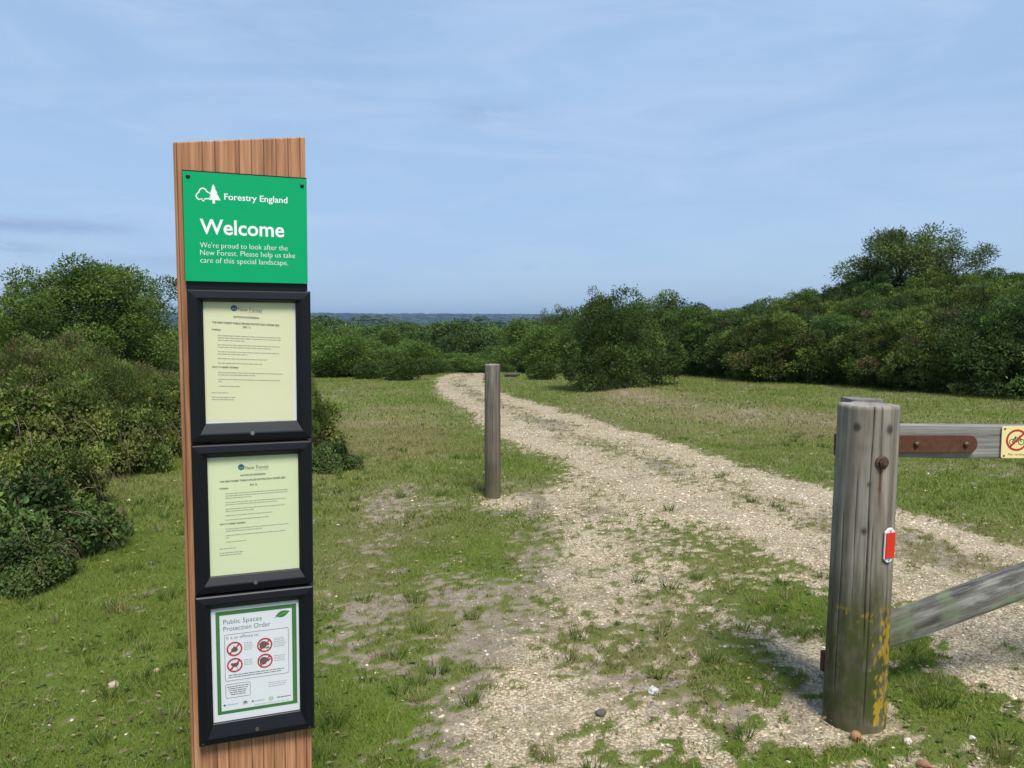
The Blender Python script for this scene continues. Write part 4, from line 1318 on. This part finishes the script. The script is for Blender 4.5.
def screw(parent, x, z, y, mat, rad, name='screw'):
    V, Fv = tube(np.array([(0, 0, 0), (0, -.0012, 0), (0, -.0022, 0)]), [rad, rad * .95, rad * .55], 14)
    mb = MB(); mb.add(V, Fv); o = mb.build(name, [M[mat]], parent, smooth=False); o.location = (x, y, z + DROP)
    return o


screw(pan, .0187, .9924, .009, 'dark_screw', .0048); screw(pan, .2690, .9874, .009, 'dark_screw', .0048)
mb = MB(); mb.box((.0062, .0125, .7600), (.2800, .0214, 1.0068)); mb.build('shadow_gap_backing', [M['shadow_gap']], info, tf=lift)  # added black box, its rim past the panel draws the shadow gap as colour
# dark strip filling the gap between the panel and the first frame
mb = MB(); mb.box((.0085, .016, .7395), (.2795, .0215, .7568)); mb.build('gap_strip', [M['black_frame']], info, tf=lift)


def notice_frame(x0, z0, x1, z1, ax0, az0, ax1, az1):
    """moulded frame: rounded outer lip, flat face, slope down to the opening"""
    mb = MB()
    rects = [((x0, z0, x1, z1), .0215), ((x0, z0, x1, z1), .002), ((x0 + .0015, z0 + .0015, x1 - .0015, z1 - .0015), -.001), ((x0 + .004, z0 + .004, x1 - .004, z1 - .004), -.0035),
             ((x0 + .019, z0 + .019, x1 - .019, z1 - .019), -.006), ((x0 + .022, z0 + .022, x1 - .022, z1 - .022), -.0052), ((ax0 - .001, az0 - .001, ax1 + .001, az1 + .001), .0035), ((ax0, az0, ax1, az1), .0045), ((ax0, az0, ax1, az1), .0125)]
    V = []; F = []
    for (a, b, c, d), y in rects: V += [(a, y, b), (c, y, b), (c, y, d), (a, y, d)]
    for i in range(len(rects) - 1):
        for k in range(4): F.append((i * 4 + k, i * 4 + (k + 1) % 4, i * 4 + 4 + (k + 1) % 4, i * 4 + 4 + k))
    mb.add(V, F)
    mb.box((x0 + .004, .0132, z0 + .004), (x1 - .004, .0208, z1 - .004), 0)
    return mb.build('notice_frame', [M['black_frame']], info, tf=lift)


def finish_frame(fr, ax0, az0, ax1, az1, lx, lz):
    mb = MB(); mb.box((ax0 + .0005, .0052, az0 + .0005), (ax1 - .0005, .0066, az1 - .0005)); mb.build('glazing', [M['glazing']], fr, tf=lift)
    V, Fv = tube(np.array([(0, 0, 0), (0, -.002, 0), (0, -.0022, 0), (0, -.0014, 0)]), [.0045, .0045, .0036, .0006], 16)
    mb = MB(); mb.add(V, Fv); o = mb.build('lock', [M['steel']], fr); o.location = (lx, -.0052, lz + DROP)


YP = .0112


def notice(fr, corners, paper, tx, slope, number, dx, dz, backing):
    """one printed order notice; mats: paper, white, ink, grey, blue, faint"""
    r = np.random.default_rng(number * 13)
    mb = MB(); Yp = YP - .0006; Yt = Yp - .0003
    if backing: mb.box(backing[0], backing[1], 1)
    mb.poly(corners, Yp, 0)
    s = slope
    ring(mb, tx + .0505, dz + .0495, .0074, .0034, Yt, 4); bar(mb, (tx + .0505, dz + .043), (tx + .0505, dz + .056), .0022, Yt, 4)
    mb.poly(circle(tx + .0505, dz + .051, .0030, 16), Yt, 4)
    put_text(mb, 'New Forest', tx + .0592, dz + .0442 - .0015, tx + .1135, .0092, Yt, 2, .0, s)
    lines(mb, r, tx + .082, tx + .1135, dz + .0395, Yt, 3, .0008, s)
    put_text(mb, 'NOTICE OF EXTENSION', tx + .0485, dz + .0270, tx + .1060, .0042, Yt, 2, .03, s)
    put_text(mb, 'THE NEW FOREST PUBLIC SPACES PROTECTION ORDER 2023', tx + .0012, dz + .0140, tx + .1522, .0042, Yt, 2, .03, s)
    put_text(mb, '(NO. %d)' % number, tx + .069, dz + .0030, tx + .086, .0042, Yt, 2, .03, s)
    put_text(mb, 'WHEREAS:', tx + .0, dz - .0025, tx + .0205, .0034, Yt, 2, .03, s)
    z = dz - .0150
    rows = [(.0132, .158), (.0132, .157), (.0132, .072), 0, (.0125, .153), (.0125, .135), 0, (.0125, .150), (.0125, .078), 0, (.0122, .122), 0, (.0122, .112), 1, 2, 0, (.0122, .158), (.0122, .095), 0, (.0122, .152), (.0122, .020), 0, (.0122, .060), 0, 0, (-.003, .034), 0, (-.003, .051), (-.003, .046)]
    for row in rows:
        if row == 0: z -= .0052; continue
        if row == 1: z -= .005; continue
        if row == 2:
            put_text(mb, 'NOW IT IS HEREBY ORDERED:', tx - .001, z, tx + .058, .0034, Yt, 2, .03, s); z -= .0066; continue
        lines(mb, r, tx + row[0], tx + row[1], z + s * row[0], Yt, 3, .0019, s); z -= .0055
    sh = mb.build('notice_sheet', [M[paper], M['white_paper'], M['ink'], M['grey_ink'], M['blue_ink'], M['faint_ink']], fr, tf=lift)
    return sh


# frame one: yellow notice, slipped a little, white backing showing at its edge
A1 = (.0432, .4230, .2502, .7105)
f1 = notice_frame(.0095, .3795, .2850, .7385, *A1)
f1['label'] = 'upper black frame with a slipped yellow notice'
b1 = MB()
notice(f1, [(.0432, .4290), (.2425, .4240), (.2475, .7095), (.0432, .7105)], 'yellow_paper', .0605, -.045, 1, 0, .6465, ((.0432, .0108, .4235), (.2502, .0128, .7104)))
finish_frame(f1, *A1, .1466, .3990)
A2 = (.0440, .0495, .2520, .3420)
f2 = notice_frame(.0095, .0095, .2850, .3750, *A2)
f2['label'] = 'middle black frame with a pale yellow-green notice'
notice(f2, [(.0440, .0495), (.2520, .0495), (.2520, .3418), (.0900, .3410), (.0440, .3345)], 'lime_paper', .0690, .012, 2, 0, .2650, ((.0440, .0108, .0497), (.2518, .0128, .3418)))
finish_frame(f2, *A2, .1470, .0290)

# frame three: the green bordered order with four prohibition signs
A3 = (.0427, -.3250, .2490, -.0308)
f3 = notice_frame(.0085, -.3765, .2845, .0045, *A3)
f3['label'] = 'lower black frame with a green bordered poster'
mb = MB(); Yp = YP - .0006; Yt = Yp - .0003
mats3 = [M['white_paper'], M['sheet_green'], M['title_ink'], M['red_ink'], M['ink'], M['grey_ink'], M['blue_ink'], M['pale_blue_ink'], M['leaf_green_light']]
mb.poly([(.0427, -.3250), (.2490, -.3250), (.2490, -.0308), (.0427, -.0308)], Yp, 0)
o = [(.0530, -.3068), (.2432, -.3068), (.2432, -.0420), (.0530, -.0420)]; i_ = [(.0620, -.2985), (.2322, -.2985), (.2322, -.0520), (.0620, -.0520)]
mb.add([(p[0], Yt, p[1]) for p in o + i_], [(k, (k + 1) % 4, 4 + (k + 1) % 4, 4 + k) for k in range(4)], 1)
put_text(mb, 'Public Spaces', .0706, -.0752, .1600, .0118, Yt, 2, -.004)
put_text(mb, 'Protection Order', .0706, -.0930, .1806, .0118, Yt, 2, -.004)
rrect(mb, .0720, -.2225, .2238, -.1022, .004, .0010, Yt, 2)
put_text(mb, 'It is an offence to:', .0768, -.1145, .1530, .0078, Yt, 2, -.006)
# leaf mark
lf = []
for q in np.linspace(0, 1, 15): lf.append((.1925 + .0345 * q, -.0705 + .011 * q + .0085 * math.sin(math.pi * q ** .8)))
for q in np.linspace(1, 0, 15): lf.append((.1925 + .0345 * q, -.0705 + .011 * q - .0085 * math.sin(math.pi * q ** 1.1)))
mb.poly(lf, Yt, 1); bar(mb, (.1890, -.0735), (.2235, -.0612), .0010, Yt - .0003, 8)
for q in (.3, .5, .7): bar(mb, (.1925 + .0345 * q, -.0705 + .011 * q), (.1925 + .0345 * q + .004, -.0705 + .011 * q + .0045), .0008, Yt - .0003, 8)
for k, (cx, cz) in enumerate(((.0950, -.1402), (.1661, -.1400), (.0951, -.1820), (.1662, -.1814))):
    Yi = Yt - .0003
    if k == 0:    # camp fire
        fl = [(-.008, -.004), (-.006, .003), (-.004, .001), (-.001, .009), (.002, .003), (.004, .006), (.007, .001), (.008, -.004), (.004, -.008), (-.003, -.008)]
        mb.poly([(cx + a, cz + b) for a, b in fl], Yi, 4)
    elif k == 2:  # barbecue on legs
        mb.poly([(cx + .009 * math.cos(q), cz + .003 + .008 * math.sin(q)) for q in np.linspace(math.pi, 2 * math.pi, 14)], Yi, 4)
        bar(mb, (cx - .003, cz - .003), (cx - .007, cz - .011), .0014, Yi, 4); bar(mb, (cx + .003, cz - .003), (cx + .007, cz - .011), .0014, Yi, 4)
        bar(mb, (cx - .010, cz + .0042), (cx + .010, cz + .0042), .0014, Yi, 4)
    else:         # pony and a hand
        body = [(-.012, -.006), (-.013, .004), (-.006, .010), (.002, .009), (.006, .004), (.010, .003), (.011, -.001), (.005, -.002), (.003, -.006), (.0, -.009), (-.008, -.010)]
        mb.poly([(cx + a, cz + b) for a, b in body], Yi, 4)
        if k == 1: bar(mb, (cx + .003, cz - .009), (cx + .011, cz - .006), .003, Yi - .0002, 1)
        else: bar(mb, (cx + .006, cz - .002), (cx + .013, cz + .004), .003, Yi - .0002, 4)
    ring(mb, cx, cz, .0182, .0148, Yi - .0005, 3); q = .0118
    bar(mb, (cx - q, cz - q), (cx + q, cz + q), .0030, Yi - .0005, 3)
r3 = np.random.default_rng(5)
for (u0, u1, v0, nrow) in ((.1172, .1400, -.1290, 5), (.1873, .2170, -.1270, 6), (.1165, .1390, -.1730, 4), (.1879, .2160, -.1730, 4)):
    for k in range(nrow): lines(mb, r3, u0, u1 - .006 * r3.random(), v0 - k * .0044, Yt, 5, .0013)
for k in range(2): lines(mb, r3, .0800, .2140 - .01 * k, -.2090 - .0055 * k, Yt, 4, .0018)
rrect(mb, .0720, -.2668, .1303, -.2306, .004, .0010, Yt, 2)
for k in range(5): lines(mb, r3, .0760 + .002 * k, .1260 - .002 * k, -.2385 - k * .0052, Yt, 4, .0018)
for k in range(3): lines(mb, r3, .1735, .2200 - .004 * k, -.2420 - k * .0050, Yt, 5, .0013)
mb.poly(circle(.0693, -.2840, .0026, 16), Yt, 6); lines(mb, r3, .0735, .1005, -.2850, Yt, 7, .0024)
mb.poly(circle(.1176, -.2850, .0052, 18, 0, math.pi), Yt, 4); lines(mb, r3, .1126, .1226, -.2880, Yt, 4, .0016)
mb.poly([(.1320, -.2855), (.1385, -.2855), (.1352, -.2800)], Yt, 4); lines(mb, r3, .1395, .1640, -.2850, Yt, 7, .0024)
ring(mb, .1790, -.2838, .0052, .0036, Yt, 5); lines(mb, r3, .1762, .1818, -.2845, Yt, 5, .0014)
lines(mb, r3, .1932, .2270, -.2845, Yt, 4, .0024)
lines(mb, r3, .140, .222, -.2945, Yt, 8, .0010)
mb.build('notice_sheet', mats3, f3, tf=lift)
finish_frame(f3, *A3, .1442, -.3505)
screw(f3, .0184, -.3690, -.0060, 'dark_screw', .0040); screw(f3, .2715, -.3690, -.0060, 'dark_screw', .0040)

# ------------------------------------------------------------------ no cycling plate on the gate rail
mb = MB()
pw, ph = .128, .137
plx = (1001.5 - CX) / F_PX * 3.258 - GX0; plz = (zt + zb) / 2 - ph / 2
rr_ = .008
outl = []
for cx_, cz_, a_ in ((pw - rr_, ph - rr_, 0), (rr_, ph - rr_, 1), (rr_, rr_, 2), (pw - rr_, rr_, 3)):
    for k in range(5): outl.append((cx_ + rr_ * math.cos((a_ + k / 4) * math.pi / 2), cz_ + rr_ * math.sin((a_ + k / 4) * math.pi / 2)))
mb.poly(outl, -.0045, 0, .004)
cx_, cz_ = pw * .50, ph * .56
Yt = -.0049
for dx in (-.019, .019): ring(mb, cx_ + dx, cz_ - .008, .0135, .0098, Yt, 2, 24)
for p, q in (((-.019, -.008), (-.008, .010)), ((-.008, .010), (.012, .010)), ((.012, .010), (.019, -.008)), ((-.008, .010), (.0, -.008)), ((.0, -.008), (.012, .010)), ((-.019, -.008), (.0, -.008)), ((-.010, .014), (-.004, .014)), ((.012, .010), (.010, .018)), ((.010, .018), (.018, .019))):
    bar(mb, (cx_ + p[0], cz_ + p[1]), (cx_ + q[0], cz_ + q[1]), .0042, Yt, 2)
ring(mb, cx_, cz_, .046, .0375, Yt - .0004, 1); bar(mb, (cx_ - .028, cz_ - .028), (cx_ + .028, cz_ + .028), .0085, Yt - .0004, 1)
put_text(mb, 'No cycling', pw * .24, ph * .085, pw * .80, .0095, Yt, 2, .0)
pl = mb.build('no_cycling_plate', [M['yellow_plate'], M['red_ring'], M['cycle_green']], gate)
pl.location = (plx, -.0415, plz)
for sx_ in (.012, pw - .012):
    for sz_ in (.010, ph - .012):
        V, Fv = tube(np.array([(0, 0, 0), (0, -.002, 0), (0, -.003, 0)]), [.0042, .0040, .002], 10)
        mb = MB(); mb.add(V, Fv); b = mb.build('screw', [M['rust_bolt']], pl); b.location = (sx_, -.0045, sz_)

# ------------------------------------------------------------------ air
HZ = 7400
hz = mk('haze', [(sx * HZ, -300 if sy < 0 else HZ - 100, zz2) for zz2 in (-65, 125) for sx, sy in ((-1, -1), (1, -1), (1, 1), (-1, 1))],
        np.array([(0, 3, 2, 1), (4, 5, 6, 7), (0, 1, 5, 4), (1, 2, 6, 5), (2, 3, 7, 6), (3, 0, 4, 7)]))
hm = bpy.data.materials.new('air'); hm.use_nodes = True
hn = hm.node_tree; hn.nodes.remove(hn.nodes['Principled BSDF'])
pv = hn.nodes.new('ShaderNodeVolumePrincipled'); pv.inputs['Color'].default_value = (.40, .58, .86, 1); pv.inputs['Density'].default_value = 1.2e-4
pv.inputs['Anisotropy'].default_value = 0.2
hn.links.new(pv.outputs[0], hn.nodes['Material Output'].inputs['Volume'])
hz.data.materials.append(hm)
tag(hz, 'thin blue summer haze over the valley', 'haze', kind='stuff')

# ------------------------------------------------------------------ light and sky
SUN_AZ, SUN_EL = R(160), R(57)            # compass bearing, y is north
sdir = Vector((math.sin(SUN_AZ) * math.cos(SUN_EL), math.cos(SUN_AZ) * math.cos(SUN_EL), math.sin(SUN_EL)))
sl = bpy.data.lights.new('sun', 'SUN'); sl.energy = 3.45; sl.angle = R(18); sl.color = (1, .955, .89)
so = bpy.data.objects.new('sun', sl); COL.objects.link(so)
so.rotation_euler = (-sdir).to_track_quat('-Z', 'Y').to_euler(); so.location = (0, 0, 30)

W = bpy.data.worlds.new('World'); S.world = W; W.use_nodes = True
wt = W.node_tree; wn_ = wt.nodes; wl = wt.links
bg = wn_['Background']; bg.inputs['Strength'].default_value = .106
sky = wn_.new('ShaderNodeTexSky'); sky.sky_type = 'NISHITA'; sky.sun_disc = False
sky.sun_elevation = SUN_EL; sky.sun_rotation = SUN_AZ; sky.air_density = 1.0; sky.dust_density = 1.0; sky.ozone_density = 1.5
tc = wn_.new('ShaderNodeTexCoord')


def wmath(op, a, b=0.0):
    nd = wn_.new('ShaderNodeMath'); nd.operation = op
    for i, v in enumerate((a, b)):
        if hasattr(v, 'links'): wl.new(v, nd.inputs[i])
        else: nd.inputs[i].default_value = v
    return nd.outputs[0]


def wmix(a, b, f):
    nd = wn_.new('ShaderNodeMix'); nd.data_type = 'RGBA'
    for i, v in ((0, f), (6, a), (7, b)):
        if hasattr(v, 'links'): wl.new(v, nd.inputs[i])
        else: nd.inputs[i].default_value = (*v, 1) if isinstance(v, tuple) else v
    return nd.outputs[2]


def wnoise(scale, mp, detail=5, rough=.55, dist=.4):
    m = wn_.new('ShaderNodeMapping'); m.inputs['Scale'].default_value = mp; m.inputs['Rotation'].default_value = (0, R(12), R(20)); wl.new(tc.outputs['Generated'], m.inputs[0])
    n = wn_.new('ShaderNodeTexNoise'); wl.new(m.outputs[0], n.inputs['Vector']); n.inputs['Scale'].default_value = scale
    n.inputs['Detail'].default_value = detail; n.inputs['Roughness'].default_value = rough; n.inputs['Distortion'].default_value = dist
    return n.outputs[0]


def wramp(f, stops):
    nd = wn_.new('ShaderNodeValToRGB'); wl.new(f, nd.inputs[0]); e = nd.color_ramp.elements
    for el, (p, v) in zip(e, stops): el.position = p; el.color = (v, v, v, 1)
    return nd.outputs[0]


veil = wramp(wnoise(2.2, (1, 1, 2.6)), [(.30, .62), (.70, .96)])
c = wmix(sky.outputs[0], (2.72, 3.98, 5.85), veil)                   # thin high cloud veil
streak = wramp(wnoise(3.4, (1, 1.4, 5.5), 6, .6, .8), [(.44, 0.0), (.72, .55)])
c = wmix(c, (3.55, 4.65, 6.2), streak)
# three small grey cloud wisps low down
sepw = wn_.new('ShaderNodeSeparateXYZ'); wl.new(tc.outputs['Generated'], sepw.inputs[0])
az_ = wmath('ARCTAN2', sepw.outputs[0], sepw.outputs[1]); el_ = wmath('ARCSINE', sepw.outputs[2])
wn2 = wnoise(16, (1, 1, 3.0), 5, .6, .6)
for (px, py, wx, wy, st_f) in ((18, 226, .075, .009, .8), (8, 248, .05, .008, .6), (488, 119, .055, .014, .5), (538, 269, .02, .005, .4), (150, 262, .10, .009, .35), (95, 229, .05, .007, .5)):
    a0 = math.atan2(px - CX, F_PX); e0 = math.atan2((325 - py), F_PX) * math.cos(a0)
    q = wmath('ADD', wmath('POWER', wmath('DIVIDE', wmath('SUBTRACT', az_, a0), wx), 2.0), wmath('POWER', wmath('ABSOLUTE', wmath('DIVIDE', wmath('SUBTRACT', el_, e0), wy)), 2.0))
    f = wmath('MULTIPLY', wmath('POWER', 2.718, wmath('MULTIPLY', q, -1.0)), st_f)
    f = wmath('MULTIPLY', f, wramp(wn2, [(.33, 0.0), (.50, 1.0)]))
    c = wmix(c, (2.15, 3.0, 4.6), f)
wl.new(c, bg.inputs['Color'])

# ------------------------------------------------------------------ camera and view
cd_ = bpy.data.cameras.new('camera'); cam = bpy.data.objects.new('camera', cd_); COL.objects.link(cam)
cam.location = (0, 0, EYE); cam.rotation_euler = (math.pi / 2 - PITCH, 0, 0)
cd_.sensor_fit = 'HORIZONTAL'; cd_.sensor_width = 36; cd_.lens = F_PX * 36 / 1024
cd_.clip_start = .05; cd_.clip_end = 20000
S.camera = cam
S.view_settings.view_transform = 'Standard'; S.view_settings.look = 'None'; S.view_settings.exposure = 0.48; S.view_settings.gamma = 1
S.view_settings.use_curve_mapping = False
S.cycles.use_denoising = True
S.cycles.max_bounces = 6; S.cycles.diffuse_bounces = 3; S.cycles.transparent_max_bounces = 8
S.cycles.use_adaptive_sampling = True
